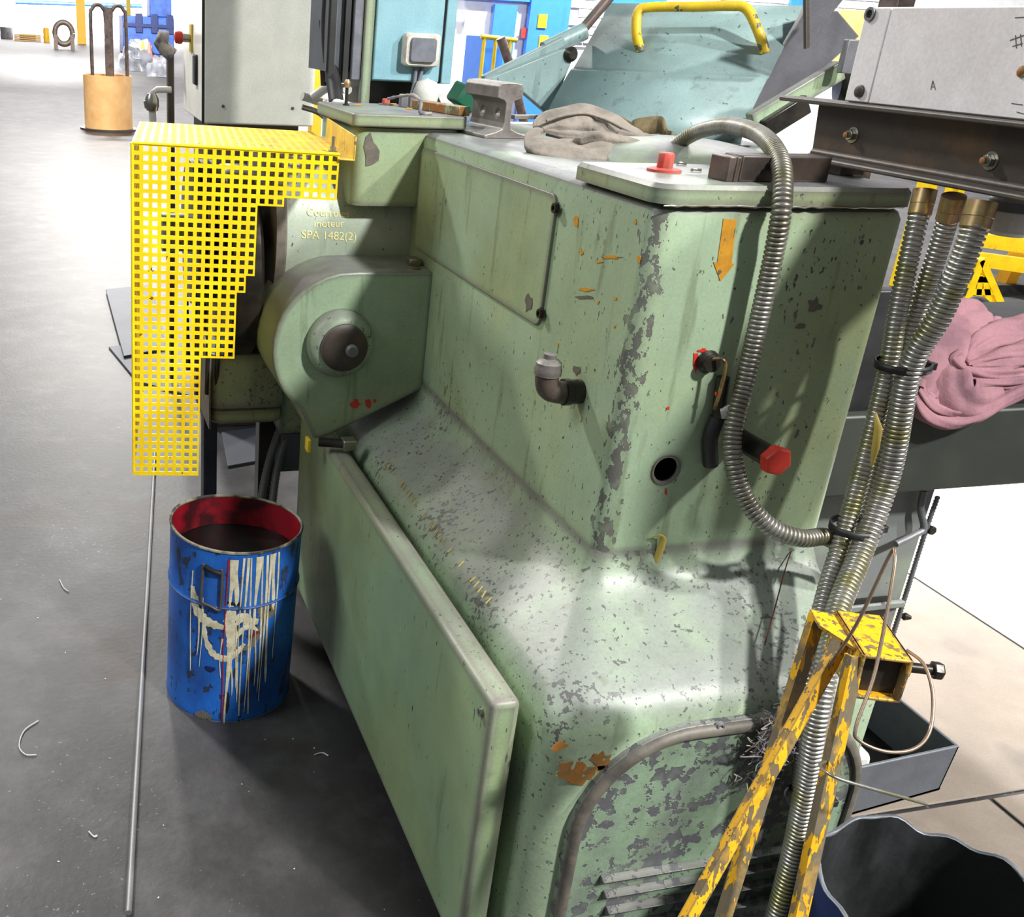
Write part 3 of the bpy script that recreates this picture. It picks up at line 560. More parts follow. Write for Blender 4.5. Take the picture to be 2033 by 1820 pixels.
MB().tube(smooth_path([g1, g1+nn*.04+e2*.03-e1*.02, g1+nn*.075+e2*.075-e1*.03, g1+nn*.08+e2*.09, g1.lerp(g2, .5)+nn*.08+e2*.09, g2+nn*.08+e2*.09-e1*.05, g2+nn*.075+e2*.085, g2+nn*.04+e2*.035+e1*.05, g2+e1*.08+e2*.0], 6), .014, 14).build('hood_handle', M['yellow_pipe'], hd, smooth=60)
# side plate of the hood, right
A = hp_(1.0, -.03, .0); B_ = hp_(1.02, HL*1.15, -.0)
MB().prism([px(1474, 248, Y=2.64), px(1524, 238, Y=2.64), px(1706, 72, Y=2.64), px(1664, 22, Y=2.64), px(1600, 14, Y=2.64), px(1545, 110, Y=2.64)], (0, 0, 0), (.0, .012, 0)).build('hood_side_plate', M['plategrey'], mc, bevel=.002)
MB().prism([px(1600, 96, Y=2.5), px(1598, -20, Y=2.5), px(1690, -20, Y=2.5), px(1640, 40, Y=2.5), px(1604, 98, Y=2.5)], (0, 0, 0), (.01, .012, 0)).build('hood_gusset', M['plategrey'], mc, bevel=.002)
MB().bar(px(1601, -20, Y=2.49), px(1602, 96, Y=2.49), .012, .012).build('gusset_edge', M['darksteel'], mc)
MB().bar(px(1490, 244, Y=2.38), px(1668, 138, Y=2.38), .03, .05).build('hood_arm', M['green'], mc, bevel=.004)
MB().bar(px(1515, 258, Y=2.36), px(1600, 205, Y=2.36), .03, .05).build('hood_arm', M['oily'], mc, bevel=.004)
MB().lathe([(.05, 0), (.06, .015), (.06, .08), (.05, .1)], px(1662, 165, Y=2.42), (1, -.5, .1), 28).build('pivot_housing', M['oily'], mc, smooth=40)
MB().box(-.018, .018, -.01, .01, -.04, .04, Matrix.Translation(px(1684, 112, Y=2.33))).build('pivot_lug', M['greysteel'], mc, bevel=.003)
# left bracket and gas strut
MB().prism([px(930, 172, Y=2.95), px(1020, 168, Y=2.95), px(1092, 230, Y=2.95), px(1140, 112, Y=2.95), px(1132, 96, Y=2.95), px(1110, 100, Y=2.95)], (0, 0, 0), (.0, .03, 0)).build('hood_bracket', M['teal'], mc, bevel=.004)
MB().bar(px(960, 160, Y=3.0), px(1118, 82, Y=3.0), .03, .03).build('strut_channel', M['teal'], mc, bevel=.004)
MB().tube([px(1080, 100, Y=3.02), px(1160, 62, Y=3.02)], .026, 14).build('strut_body', M['teal'], mc, smooth=40)
MB().tube([px(1150, 66, Y=3.02), px(1222, -20, Y=3.02)], .016, 12).build('strut_rod', M['ironpipe'], mc, smooth=40)
MB().lathe([(.02, -.02), (.022, 0), (.012, .012)], px(1134, 108, Y=2.945), (0, -1, 0), 16).build('pivot_pin', M['oily'], mc, smooth=40)
# red filler cap and small nuts on the plate
p = px(1318, 340, Z=1.411)
MB().lathe([(.028, 0), (.028, .004), (.02, .006)], p, n=24).build('filler_flange', M['redcap'], mc, smooth=30); MB().lathe([(.0135, .004), (.0135, .028), (.012, .03)], p, n=8).build('filler_cap', M['redcap'], mc, bevel=.001)
# ================================================================== YELLOW BELT GUARD
bg = thing('belt_guard', 'bright yellow perforated sheet guard over the belts of the press', 'guard', (.158, 2.297, 1.354), rot=(0, math.radians(1.1), math.radians(-6.5)))
PT, HO = .0199, .0114
def perforated(cells, flip=None):
    """cells: set of (i, j) squares; sheet with one square hole per cell, in local (a, b) plane"""
    e = (PT-HO)/2; vs = {}; fs = []
    def vid(x, y):
        k = (round(x, 5), round(y, 5))
        if k not in vs: vs[k] = len(vs)
        return vs[k]
    for (i, j) in cells:
        xs = [i*PT, i*PT+e, i*PT+e+HO, (i+1)*PT]; ys = [j*PT, j*PT+e, j*PT+e+HO, (j+1)*PT]
        for a in range(3):
            for b in range(3):
                if a == 1 and b == 1: continue
                fs.append((vid(xs[a], ys[b]), vid(xs[a+1], ys[b]), vid(xs[a+1], ys[b+1]), vid(xs[a], ys[b+1])))
    return sorted(vs, key=vs.get), fs
rowcols = [23]*5+[17]+[14]*8+[13]*2+[12]*8+[8]*15
cells = {(i, j) for j, n in enumerate(rowcols) for i in range(n)}
vs, fs = perforated(cells); b = MB(); b.add([V((x, 0, -y*1.012)) for x, y in vs], fs)
b.build('front_sheet', M['yellow'], bg, solid=.003, local=True)
vs, fs = perforated({(i, j) for i in range(23) for j in range(25)}); b = MB(); b.add([V((x, y, 0)) for x, y in vs], fs)
b.build('top_sheet', M['yellow_top'], bg, solid=.003, local=True)
vs, fs = perforated({(i, j) for i in range(25) for j in range(39)}); b = MB(); b.add([V((0, x, -y*1.012)) for x, y in vs], fs)
b.build('side_sheet', M['yellow'], bg, solid=.003, local=True)
# folded edges
b = MB(); b.tube([(0, 0, 0), (23*PT, 0, 0)], .0035, 8); b.tube([(0, 0, 0), (0, 0, -39*PT*1.012)], .0035, 8); b.build('folded_edge', M['yellow'], bg, local=True, smooth=60)
zb = -39*PT*1.012; MB().box(-.001, 8*PT, -.002, .002, zb-.006, zb+.004).build('bottom_rail', M['yellow'], bg, local=True)
b = MB(); b.box(23*PT-.002, 23*PT+.034, -.01, .46, -.012, -.008); b.box(23*PT+.030, 23*PT+.034, -.01, .46, -.012, .042); b.build('mounting_angle', M['yellow_top'], bg, local=True, bevel=.002)
MB().lathe([(.011, 0), (.011, .003), (.007, .003), (.007, .012), (.004, .012), (.004, .034)], (23*PT-.012, .03, .001), n=14).build('bolt', M['zinc'], bg, local=True, smooth=35)
# motor / gear unit below the guard with black post
mo = thing('gear_unit', 'small grimy green gear unit on black post below the yellow guard', 'motor', (.47, 2.72, 0))
MB().rings([rrect(.375, .585, 2.585, 2.88, .03, z, 4) for z in (.615, .775)]).build('housing', M['green_cast'], mo, bevel=.006)
MB().rings([rrect(.38, .58, 2.59, 2.87, .03, z, 4) for z in (.57, .612)]).build('bottom_cover', M['green'], mo, bevel=.008)
MB().box(.37, .376, 2.58, 2.88, .56, .78).build('end_flange', M['grime'], mo, bevel=.002)
MB().lathe([(.05, 0), (.055, .02), (.055, .13), (.04, .14)], (.49, 2.66, .775), n=28).build('neck', M['oily'], mo, smooth=40)
MB().box(.372, .412, 2.70, 2.76, 0, .572).build('post', M['black'], mo, bevel=.003)
MB().box(.545, .60, 2.74, 2.80, .2, .572).build('bracket', M['oily'], mo, bevel=.003)
MB().box(.36, .60, 2.64, 2.86, 0, .02).build('foot_plate', M['oily'], mo, bevel=.003)
MB().box(.585, .66, 2.62, 2.70, .40, .52).build('cable_box', M['plate'], mo, bevel=.006)
MB().box(.58, .66, 2.62, 2.72, .52, .66).build('mounting_arm', M['green_cast'], mo, bevel=.006)
for i, (x, y, xb, yb) in enumerate(((.575, 2.655, .50, 2.52), (.60, 2.65, .535, 2.50))):
    path = resample(smooth_path([(x+.03, y, .56), (x, y-.02, .5), ((x+xb)/2, y-.06, .40), (xb, yb, .25), (xb-.01, yb, .02)], 8), .006)
    MB().tube(path, [.0125 if k % 2 else .0108 for k in range(len(path))], 10).build('corrugated_cable', M['tray'], smooth=50, label=('left', 'right')[i]+' of two thin corrugated cables behind the blue drum', cat='cable', group='cables behind the drum')
# hydraulic fitting at the tip of the housing
tf = MB().tube([(.60, 2.25, .648), (.66, 2.23, .648)], .012, 10).build('grease_fitting', M['oily'], mc, smooth=40)
MB().box(.655, .69, 2.21, 2.245, .634, .662).build('fitting_nut', M['zinc'], mc, bevel=.003)
MB().box(.577, .586, 2.27, 2.30, .61, .645).build('yellow_tab', M['yellow'], mc, bevel=.002)
# ================================================================== BLUE PAINT DRUM
dc = V((.366, 2.172, 0)); dm = thing('paint_drum', 'dented open blue steel drum with red inside and cream paint drips', 'drum', dc)
DH, DR = .468, .162
def drum_def(p):
    t = p.z/DH; x = p.x-dc.x; y = p.y-dc.y; a = math.atan2(y, x)
    k = 1+.02*math.sin(3*a+1)*t+.03*math.sin(a*2+.6)*t*t
    dent = -.0*math.exp(-((a+2.1)/.35)**2)*math.exp(-((p.z-.36)/.06)**2)
    x = x*k*(1+dent*6)+.018*t; y = y*k*(1+dent*6)+.02*t
    return V((dc.x+x, dc.y+y, p.z-t*t*(x-.018)*.085))
def dlathe(prof, name, m, n=64, smooth=35, par=dm):
    b = MB().lathe(prof, dc, n=n, close=False); b.v = [tuple(drum_def(V(p))) for p in b.v]; return b.build(name, m, par, smooth=smooth, fix=True)
dlathe([(.0, .004), (DR-.006, .004), (DR-.002, .0), (DR, .012), (DR-.002, .02), (DR-.001, .12), (DR, .30), (DR+.0, .315), (DR+.004, .322), (DR, .33), (DR, DH-.006)], 'shell', M['blue'])
dlathe([(DR-.004, DH-.004), (DR-.004, .25), (DR-.004, .018), (.0, .016)], 'inner_wall', M['redpaint'])
dlathe([(DR-.004, DH-.004), (DR-.004, DH-.001), (DR, DH+.002), (DR+.003, DH), (DR+.003, DH-.004), (DR, DH-.006)], 'rim', M['rimmix'])
dlathe([(.0, .385), (DR-.006, .385), (DR-.006, .387)], 'dark_paint_surface', M['void'])
def on_drum(a, z, o=.0015): return drum_def(V((dc.x+(DR+o)*math.cos(a), dc.y+(DR+o)*math.sin(a), z)))
def drip(a, z0, z1, w, m, name='paint_drip', par=dm):
    n = 12; b = MB(); vs = []; rnd = random.Random(int(a*1000))
    ph = rnd.random()*6
    for i in range(n+1):
        t = i/n; z = z0+(z1-z0)*t; ww = w*(1-.45*t+.25*math.sin(5*t+ph)); aa = a+.018*math.sin(4*t+ph)
        if i == n: ww *= .4
        vs += [on_drum(aa-ww/DR/2, z, .0008), on_drum(aa, z, .0022), on_drum(aa+ww/DR/2, z, .0008)]
    fs = [(i*3+j, i*3+j+1, i*3+j+4, i*3+j+3) for i in range(n) for j in range(2)]
    b.add(vs, fs); b.build(name, m, par, smooth=60)
A0 = math.radians(-101)        # direction that faces the viewer
for da, z0, z1, w in ((-.01, .45, .31, .016), (-.01, .22, .0, .011), (.05, .44, .33, .012), (.05, .2, .08, .004), (.14, .455, .06, .005), (.20, .455, .02, .006), (.27, .455, .03, .0045), (.37, .455, .27, .014), (.40, .26, .10, .004), (.46, .455, .08, .005), (.52, .455, .05, .006), (.60, .455, .10, .009), (.67, .455, .30, .013), (.74, .455, .16, .005), (-.62, .40, .13, .004), (-.5, .34, .18, .005), (-.44, .34, .15, .004), (.33, .29, .02, .0045), (.10, .28, .10, .004), (-.12, .24, .13, .004)):
    drip(A0+da, z0, z1, w, M['cream'])
def brush(path, w, m, name='paint_smear'):
    pts = smooth_path([V((a_, z_, 0)) for a_, z_ in path], 6); n = len(pts); vs = []; rnd = random.Random(int(path[0][0]*977)+n)
    for i, p in enumerate(pts):
        d = pts[min(i+1, n-1)]-pts[max(i-1, 0)]; d = V((d.x*DR, d.y, 0)).normalized(); t = i/(n-1)
        ww = w*(.35+.65*math.sin(math.pi*min(1, max(0, .08+t*.84))))*rnd.uniform(.7, 1.2)/2
        for q, o in ((-1, .0007), (0, .0013), (1, .0007)): vs.append(on_drum(A0+p.x-d.y*ww*q/DR, p.y+d.x*ww*q, o))
    b = MB(); b.add(vs, [(i*3+j, i*3+j+1, i*3+j+4, i*3+j+3) for i in range(n-1) for j in range(2)]); b.build(name, m, dm, smooth=60)
brush([(-.62, .36), (-.55, .31), (-.42, .285), (-.25, .275), (-.1, .27)], .026, M['cream'])
brush([(-.40, .27), (-.36, .23), (-.24, .195), (-.06, .185), (.1, .20), (.22, .225)], .018, M['cream'])
brush([(-.05, .31), (.06, .285), (.16, .30), (.28, .285), (.42, .28)], .026, M['cream'])
brush([(.0, .33), (.0, .28), (.03, .24), (.02, .20)], .034, M['cream'])
brush([(.08, .24), (.18, .265), (.3, .27), (.42, .255)], .014, M['cream'])
brush([(.2, .21), (.3, .215), (.4, .235), (.5, .27), (.6, .30)], .022, M['grime'])
brush([(.42, .33), (.52, .31), (.62, .30), (.72, .31)], .05, M['grime'])
brush([(.3, .24), (.4, .25), (.48, .245)], .02, M['thread'])
brush([(-.06, .34), (.04, .332), (.12, .336)], .016, M['oily'])
brush([(-.36, .155), (-.28, .15), (-.2, .155)], .014, M['darkblue'])
brush([(-.5, .01), (-.35, .016), (-.22, .01)], .022, M['grime'])
brush([(.0, .09), (.01, .06), (.0, .03)], .012, M['oily'])
drip(A0-.075, .45, .0, .0045, M['redstripe'], 'red_drip')
# bail handle lying against the side
ha = [on_drum(A0-.42+q, z, .006) for q, z in ((0, .43), (-.01, .40), (-.02, .345), (.0, .33), (.12, .325), (.25, .318), (.27, .34), (.27, .40), (.26, .425))]
MB().tube(smooth_path(ha, 4), .0035, 8).build('wire_handle', M['darksteel'], dm, smooth=60)
MB().tube(smooth_path([on_drum(A0-.40, .424, .006), on_drum(A0-.28, .418, .007), on_drum(A0-.16, .414, .006)], 5), .006, 10).build('handle_grip', M['oily'], dm, smooth=60)
# ================================================================== ROD AND SCRAPS ON THE FLOOR
a = px(255, 1812, Z=.007); b_ = px(306, 930, Z=.007); b_ = b_+(b_-a)*.08
MB().tube([a, b_], .0068, 12).build('steel_rod', M['rod'], smooth=50, label='long thin grey steel rod lying on floor left of drum', cat='rod')
sw = [((250, 0), ), ]
for (pts, lb) in (([(76, 1430), (48, 1450), (38, 1480), (50, 1497), (72, 1498)], 'curved pale metal shaving on the floor at the lower left'), ([(118, 1150), (126, 1166), (136, 1174)], 'short white metal shaving on the floor left of the rod'), ([(176, 1650), (186, 1660), (193, 1658)], 'tiny yellowish shaving on the floor near the rod end'), ([(624, 1498), (640, 1494), (652, 1500)], 'thin pale shaving in the shade beside the green door')):
    MB().tube(smooth_path([px(u, v, Z=.003) for u, v in pts], 5), .0016, 6).build('metal_shaving', M['paleplastic'], smooth=60, label=lb, cat='shaving')
rnd = random.Random(5); cr = MB()
for i in range(45):
    x = rnd.uniform(-.25, .6); y = rnd.uniform(1.2, 3.2); s = rnd.uniform(.0006, .002)
    if (x-dc.x)**2+(y-dc.y)**2 < .2**2: continue
    cr.box(-s, s, -s*.6, s*.6, 0, s*.6, Matrix.Translation((x, y, 0))@Matrix.Rotation(rnd.uniform(0, 3), 4, 'Z'))
cr.build('floor_crumbs', M['paleplastic'], label='scattered pale metal crumbs on the dark floor', cat='crumbs', kind='stuff')
# ================================================================== GREY CABINET
kc = 3.9
gc = thing('grey_cabinet', 'tall cream grey electrical cabinet with red stop button on its side', 'cabinet', (.75, 4.2, 0))
q = lambda u, v, y=kc: px(u, v, Y=y)
x0, x1 = q(404, 200).x, q(622, 200).x; zb = q(405, 246).z; depth = .62; lx = px(349, 217, Y=kc+depth).x
MB().box(x0, x1, kc+.012, kc+depth, zb, 2.6).build('body', M['cabinet'], gc, bevel=.006)
gd_ = MB().box(x0+.004, x1, kc-.012, kc+.008, zb+.004, 2.6).build('door', M['cabinet'], gc, bevel=.005)
MB().box(x0+.03, x1-.03, kc+.1, kc+depth-.1, 0, zb).build('pedestal', M['darksteel'], gc, bevel=.004)
MB().box(x0-.005, x0+.003, kc+.006, kc+.014, zb, 2.6).build('seal', M['black'], gc)
ps = V((x0-.002, kc+.34, px(367, 75, Y=kc+.34).z))
MB().box(x0-.006, x0+.002, ps.y-.035, ps.y+.035, ps.z-.05, ps.z+.05).build('yellow_backplate', M['olive'], gc, bevel=.002)
MB().lathe([(.016, 0), (.016, .035)], ps, (-1, 0, 0), 18).build('button_collar', M['zinc'], gc, smooth=40)
MB().lathe([(.022, .035), (.024, .045), (.022, .062), (.014, .066)], ps, (-1, 0, 0), 22).build('stop_button', M['redmark'], gc, smooth=40)
ph = V((x0, kc+.18, px(375, 138, Y=kc+.18).z))
b = MB().box(x0-.012, x0+.002, ph.y-.02, ph.y+.055, ph.z-.055, ph.z+.055).build('latch', M['black'], gc, bevel=.01)
for u, v in ((443, 211), (581, 215)): MB().lathe([(.006, 0), (.006, .003), (.003, .004)], q(u, v, kc-.012), (0, -1, 0), 12).build('screw', M['grime'], gd_, smooth=40)
# yellow upright with grey pipe between the cabinets
MB().box(px(626, 50, Y=4.4).x, px(648, 50, Y=4.4).x, 4.4, 4.46, 0, 2.6).build('yellow_upright', M['faryellow'], bevel=.004, label='yellow upright post seen between the two cabinets', cat='post')
MB().tube([px(612, 108, Y=4.39), px(656, 119, Y=4.39)], .022, 14).build('grey_pipe', M['zinc'], smooth=40, label='short grey pipe crossing the yellow upright', cat='pipe')
# ================================================================== BLUE CABINET
kb = 3.02
bc = thing('blue_cabinet', 'light blue electrical cabinet with rocker switch behind the press', 'cabinet', (1.0, 3.2, 0))
q = lambda u, v, y=kb: px(u, v, Y=y)
x0, x1 = q(738, 120).x, q(873, 120).x; zb = q(800, 163).z; x2 = q(897, 120).x
MB().box(x0, x2+.0, kb+.012, kb+.28, zb, 2.4).build('body', M['lightblue'], bc, bevel=.004)
MB().box(x0+.002, x1-.002, kb-.012, kb+.008, zb+.003, 2.4).build('door', M['lightblue'], bc, bevel=.004)
MB().box(x1+.006, x2, kb-.008, kb+.01, zb, 2.4).build('side_strip', M['lightblue'], bc, bevel=.003)
MB().box(x1-.001, x1+.005, kb-.006, kb+.008, zb, 2.4).build('door_gap', M['void'], bc)
MB().box(x0-.03, x0-.002, kb-.01, kb+.02, q(730, 196).z-.02, 2.4).build('corner_post', M['green'], bc, bevel=.003)
MB().box(x0-.06, x0-.032, kb+.0, kb+.25, zb-.0, 2.4).build('grey_side', M['switch_grey'], bc, bevel=.003)
MB().box(x0-.13, x0-.062, kb+.03, kb+.25, zb+.02, 2.4).build('recess', M['tray'], bc)
for o in (-.075, -.118): MB().box(x0+o-.008, x0+o+.008, kb+.01, kb+.05, zb-.01, 2.4).build('black_channel', M['black'], bc)
MB().box(x0, x2, kb+.1, kb+.25, 0, zb).build('pedestal', M['oily'], bc, bevel=.004)
sx0, sx1 = q(806, 90, kb-.05).x, q(876, 90, kb-.05).x; sz0, sz1 = q(840, 133, kb-.05).z, q(840, 66, kb-.05).z
sbx = MB().rings([rrect(sx0, sx1, sz0, sz1, .012, 0, 4), rrect(sx0, sx1, sz0, sz1, .012, .03, 4), rrect(sx0+.004, sx1-.004, sz0+.004, sz1-.004, .012, .036, 4)])
sbx.v = [(p[0], kb-.012-p[2], p[1]) for p in sbx.v]; sw_ = sbx.build('switch_box', M['switch_white'], bc, smooth=35)
rk = MB().rings([rrect(sx0+.014, sx1-.014, sz0+.012, sz1-.012, .008, .034, 4), rrect(sx0+.016, sx1-.016, sz0+.014, sz1-.014, .008, .046, 4)]); rk.v = [(p[0], kb-.012-p[2], p[1]) for p in rk.v]
r_ = rk.build('rocker', M['switch_grey'], sw_, smooth=35)
for o in (-.008, .014): MB().tube(smooth_path([V(((sx0+sx1)/2+o, kb-.02, sz0)), V(((sx0+sx1)/2+o*.6-.006, kb-.024, sz0-.05)), V(((sx0+sx1)/2+o-.02, kb-.03, sz0-.12))], 5), .006, 8).build('switch_cable', M['switch_grey'], bc, smooth=50)
# black cable bundle and hoses left of it
MB().tube(smooth_path([px(655, -20, Y=3.1), px(652, 60, Y=3.1), px(656, 120, Y=3.08), px(662, 160, Y=3.04), px(668, 205, Y=2.98)], 6), .022, 12).build('cable_bundle', M['black'], smooth=50, label='thick black cable bundle hanging left of the blue cabinet', cat='cable')
MB().tube(smooth_path([px(640, 40, Y=3.15), px(641, 120, Y=3.15), px(643, 170, Y=3.15)], 6), .010, 10).build('thin_cable', M['black'], smooth=50, label='thin black cable dangling beside the thick bundle', cat='cable')
for i, pts in enumerate(([(618, 196), (640, 180), (660, 172), (690, 178)], [(600, 190), (650, 206), (668, 206), (700, 214)], [(600, 212), (630, 222), (652, 238), (690, 250)])):
    MB().tube(smooth_path([px(u, v, Y=3.05-.09*i if (u > 660) else 3.3) for u, v in pts], 6), (.014, .014, .009)[i], 10).build('grey_hose', (M['paleplastic'], M['paleplastic'], M['zinc'])[i], smooth=50, label=('pale hose curving up behind the bearing cap', 'pale hose sagging behind the bearing cap', 'pair of thin grey hoses by the guard bracket')[i], cat='hose')
# clutter behind the bearing cap
MB().lathe([(.0, 0), (.035, .005), (.04, .03), (.03, .06), (.0, .07)], px(846, 184, Y=2.98)-V((0, 0, .03)), n=18).build('glass_dome', M['paleplastic'], smooth=60, label='milky round lamp glass behind the rusty flat bar', cat='lamp glass')
MB().lathe([(.05, 0), (.052, .09), (.045, .1)], px(884, 188, Y=3.2)-V((.02, 0, .05)), (1, 0, .25), 24).build('pale_canister', M['paleplastic'], smooth=40, label='pale grey canister lying behind the rusty flat bar', cat='canister')
b = MB().box(-.03, .045, -.03, .03, -.03, .03, Matrix.Translation(px(918, 190, Y=2.92))@Matrix.Rotation(.5, 4, 'Y')@Matrix.Rotation(.4, 4, 'Z')).build('green_clip', M['darkgreen'], bevel=.008, label='dark green plastic block behind the rail offcut', cat='block')
# ================================================================== STEEL CHANNEL, WHITE CONTROL BOX
XW = 1.335
ch = thing('steel_channel', 'dark rusty steel channel beam bolted above the press top', 'beam', (XW, 1.3, 1.42))
y0, y1 = .72, 1.66
zt, zb = 1.53, 1.428
web = MB().prism([(XW, y1-.035, zb+.006), (XW, y1-.035+.012, zt-.006), (XW, y0, zt-.006), (XW, y0, zb+.006)], (0, 0, 0), (.008, 0, 0)).build('web', M['darksteel'], ch)
MB().box(XW-.042, XW+.008, y0, y1+.035, zt-.009, zt).build('top_flange', M['darksteel'], ch, bevel=.003)
fl_ = [(XW-.045, y0), (XW+.008, y0), (XW+.008, y1-.03), (XW-.005, y1-.03), (XW-.03, y1-.06), (XW-.045, y1-.10)]
MB().prism([(x, y, 0) for x, y in fl_], (0, 0, zb), (0, 0, zb+.009)).build('bottom_flange', M['darksteel'], ch, bevel=.003)
MB().tube([(XW-.002, y1-.04, zb+.011), (XW-.002, y0, zb+.011)], .007, 8).build('inner_fillet', M['darksteel'], ch, smooth=60)
MB().box(XW-.02, XW+.03, y1-.14, y1-.06, 1.411, zb).build('packing_block', M['darksteel'], ch, bevel=.002)
for u, v in ((1694, 268), (1968, 319)):
    p = px(u, v, X=XW); b = MB(); b.lathe([(.0135, 0), (.0135, .002)], p, (-1, 0, 0), 20); bo = b.build('washer', M['zinc'], ch, smooth=30)
    b = MB(); b.lathe([(.0095, .002), (.0095, .010), (.006, .0105)], p, (-1, 0, 0), 6); b.build('nut', M['zinc'], ch, bevel=.0008)
    MB().lathe([(.005, .010), (.005, .017), (.003, .018)], p, (-1, 0, 0), 12).build('bolt_end', M['rust'], ch, smooth=40)
wx = thing('control_box', 'white sheet metal control box standing on the dark steel channel', 'box', (1.45, 1.2, zt))
XC = 1.315
ye = px(1698, 110, X=XC).y
bz1 = 1.678
MB().box(XC+.004, 1.62, .70, ye, zt, bz1).build('body', M['white_box'], wx, bevel=.003)
ysp = px(1747, 110, X=XC).y
MB().box(XC, XC+.006, ysp+.001, ye, zt+.002, bz1-.001).build('end_panel', M['white_box'], wx, bevel=.0015)
MB().box(XC, XC+.006, .70, ysp-.001, zt+.002, bz1-.001).build('front_panel', M['white_box'], wx, bevel=.0015)
p = px(1729, 28, X=XC); MB().lathe([(.011, 0), (.011, .004), (.007, .004), (.006, .001)], p, (-1, 0, 0), 20).build('eyelet', M['greysteel'], wx, smooth=35); MB().lathe([(.006, .0005), (.006, .0018)], p, (-1, 0, 0), 16).build('eyelet_hole', M['void'], wx)
p = px(1708, 181, X=XC); MB().lathe([(.010, 0), (.010, .004), (.007, .006)], p, (-1, 0, 0), 20).build('rivet', M['darksteel'], wx, smooth=40)
p = px(2031, 142, X=XC); MB().lathe([(.007, 0), (.008, .003), (.004, .006)], p, (-1, 0, 0), 8).build('rusty_screw', M['rust'], wx, smooth=40)
sc = MB()
for (a_, b_) in (((2005, 80), (2033, 70)), ((2010, 92), (2030, 86)), ((2016, 70), (2018, 96)), ((2026, 68), (2028, 92)), ((1848, 178), (1852, 160)), ((1852, 160), (1857, 178)), ((1849, 172), (1856, 172)), ((2008, 205), (2030, 208)), ((2018, 222), (2033, 226)), ((2015, 35), (2033, 34))):
    sc.tube([px(*a_, X=XC-.0003), px(*b_, X=XC-.0003)], .0007, 4)
sc.build('pencil_scribble', M['grime'], wx, kind='stuff')
# grommet lamp under the beam end
cp = px(2010, 440, X=1.40); cu = thing('white_cup', 'white plastic cup with grey rim hanging under the beam end', 'cup', cp)
MB().lathe([(.026, -.02), (.033, -.014), (.035, .0), (.035, .016)], cp, n=28).build('cup', M['paleplastic'], cu, smooth=40)
MB().lathe([(.039, .016), (.039, .032), (.03, .04)], cp, n=28).build('lid', M['greysteel'], cu, smooth=40)
# ================================================================== FLEXIBLE CONDUITS
def conduit(name, pts, r, m, label, fitting=None, pitch=.0078):
    path = resample(smooth_path(pts, 12), pitch/4); t = thing(name, label, 'conduit', pts[-1], 'flexible metal conduits')
    k = [1.0, 1.0, .97, .80]
    MB().tube(path, [r*k[i % 4] for i in range(len(path))], 14).build('ribbed_hose', m, t, smooth=70)
    if fitting:
        a = V(pts[0]); d = (V(pts[1])-a).normalized()
        MB().lathe([(r*1.12, -.004), (r*1.12, .018), (r*1.06, .019)], a, d, 22).build('coupling_nut', M['brass'], t, smooth=30)
        MB().lathe([(r*1.09, .019), (r*1.09, .034), (r*1.0, .036)], a, d, 22).build('ferrule', M['brass'], t, smooth=30)
    return t
RC = .0155
c1 = [px(1836, 382, X=1.318), px(1812, 480, Y=1.315), px(1782, 620, Y=1.30), px(1762, 735, Y=1.285), px(1712, 930, Y=1.26), px(1672, 1070, Y=1.235), px(1634, 1200, Y=1.18), px(1612, 1330, Y=1.112), px(1600, 1450, Y=1.098), px(1590, 1560, Y=1.098), px(1572, 1700, Y=1.095), px(1548, 1830, Y=1.09)]
c2 = [px(1893, 394, X=1.318), px(1868, 480, Y=1.29), px(1826, 610, Y=1.30), px(1790, 735, Y=1.30), px(1740, 930, Y=1.285), px(1700, 1070, Y=1.26), px(1660, 1200, Y=1.20), px(1640, 1330, Y=1.112), px(1632, 1450, Y=1.098), px(1622, 1560, Y=1.098), px(1604, 1700, Y=1.095), px(1580, 1830, Y=1.09)]
c3 = [px(1949, 406, X=1.318), px(1922, 490, Y=1.215), px(1868, 620, Y=1.225), px(1806, 735, Y=1.245), px(1768, 930, Y=1.235), px(1712, 1090, Y=1.20), px(1664, 1210, Y=1.14), px(1640, 1330, Y=1.075), px(1618, 1450, Y=1.05), px(1602, 1560, Y=1.045), px(1574, 1700, Y=1.04), px(1540, 1830, Y=1.03)]
conduit('flexible_conduit', c1, RC, M['conduit'], 'ribbed metal conduit nearest the press face, leftmost of the three under the beam', True)
conduit('flexible_conduit', c2, RC, M['conduit'], 'ribbed metal conduit in the middle of the three under the beam', True)
conduit('flexible_conduit', c3, RC*1.22, M['conduit'], 'ribbed metal conduit rightmost of the three under the beam', True)
lp = [px(1330, 306, Y=1.97), px(1350, 282, Y=1.93), px(1395, 258, Y=1.85), px(1450, 250, Y=1.72), px(1510, 268, Y=1.56), px(1548, 318, Y=1.42), px(1553, 400, Y=1.345), px(1537, 500, Y=1.34), px(1506, 640, Y=1.34), px(1478, 760, Y=1.335), px(1456, 850, Y=1.32), px(1456, 915, Y=1.30), px(1480, 990, Y=1.28), px(1530, 1046, Y=1.255), px(1590, 1068, Y=1.245), px(1640, 1066, Y=1.262), px(1672, 1090, Y=1.285), px(1684, 1130, Y=1.295)]
conduit('flexible_conduit', lp, RC, M['conduit_dirty'], 'dirty ribbed conduit looping from press top down its front face')
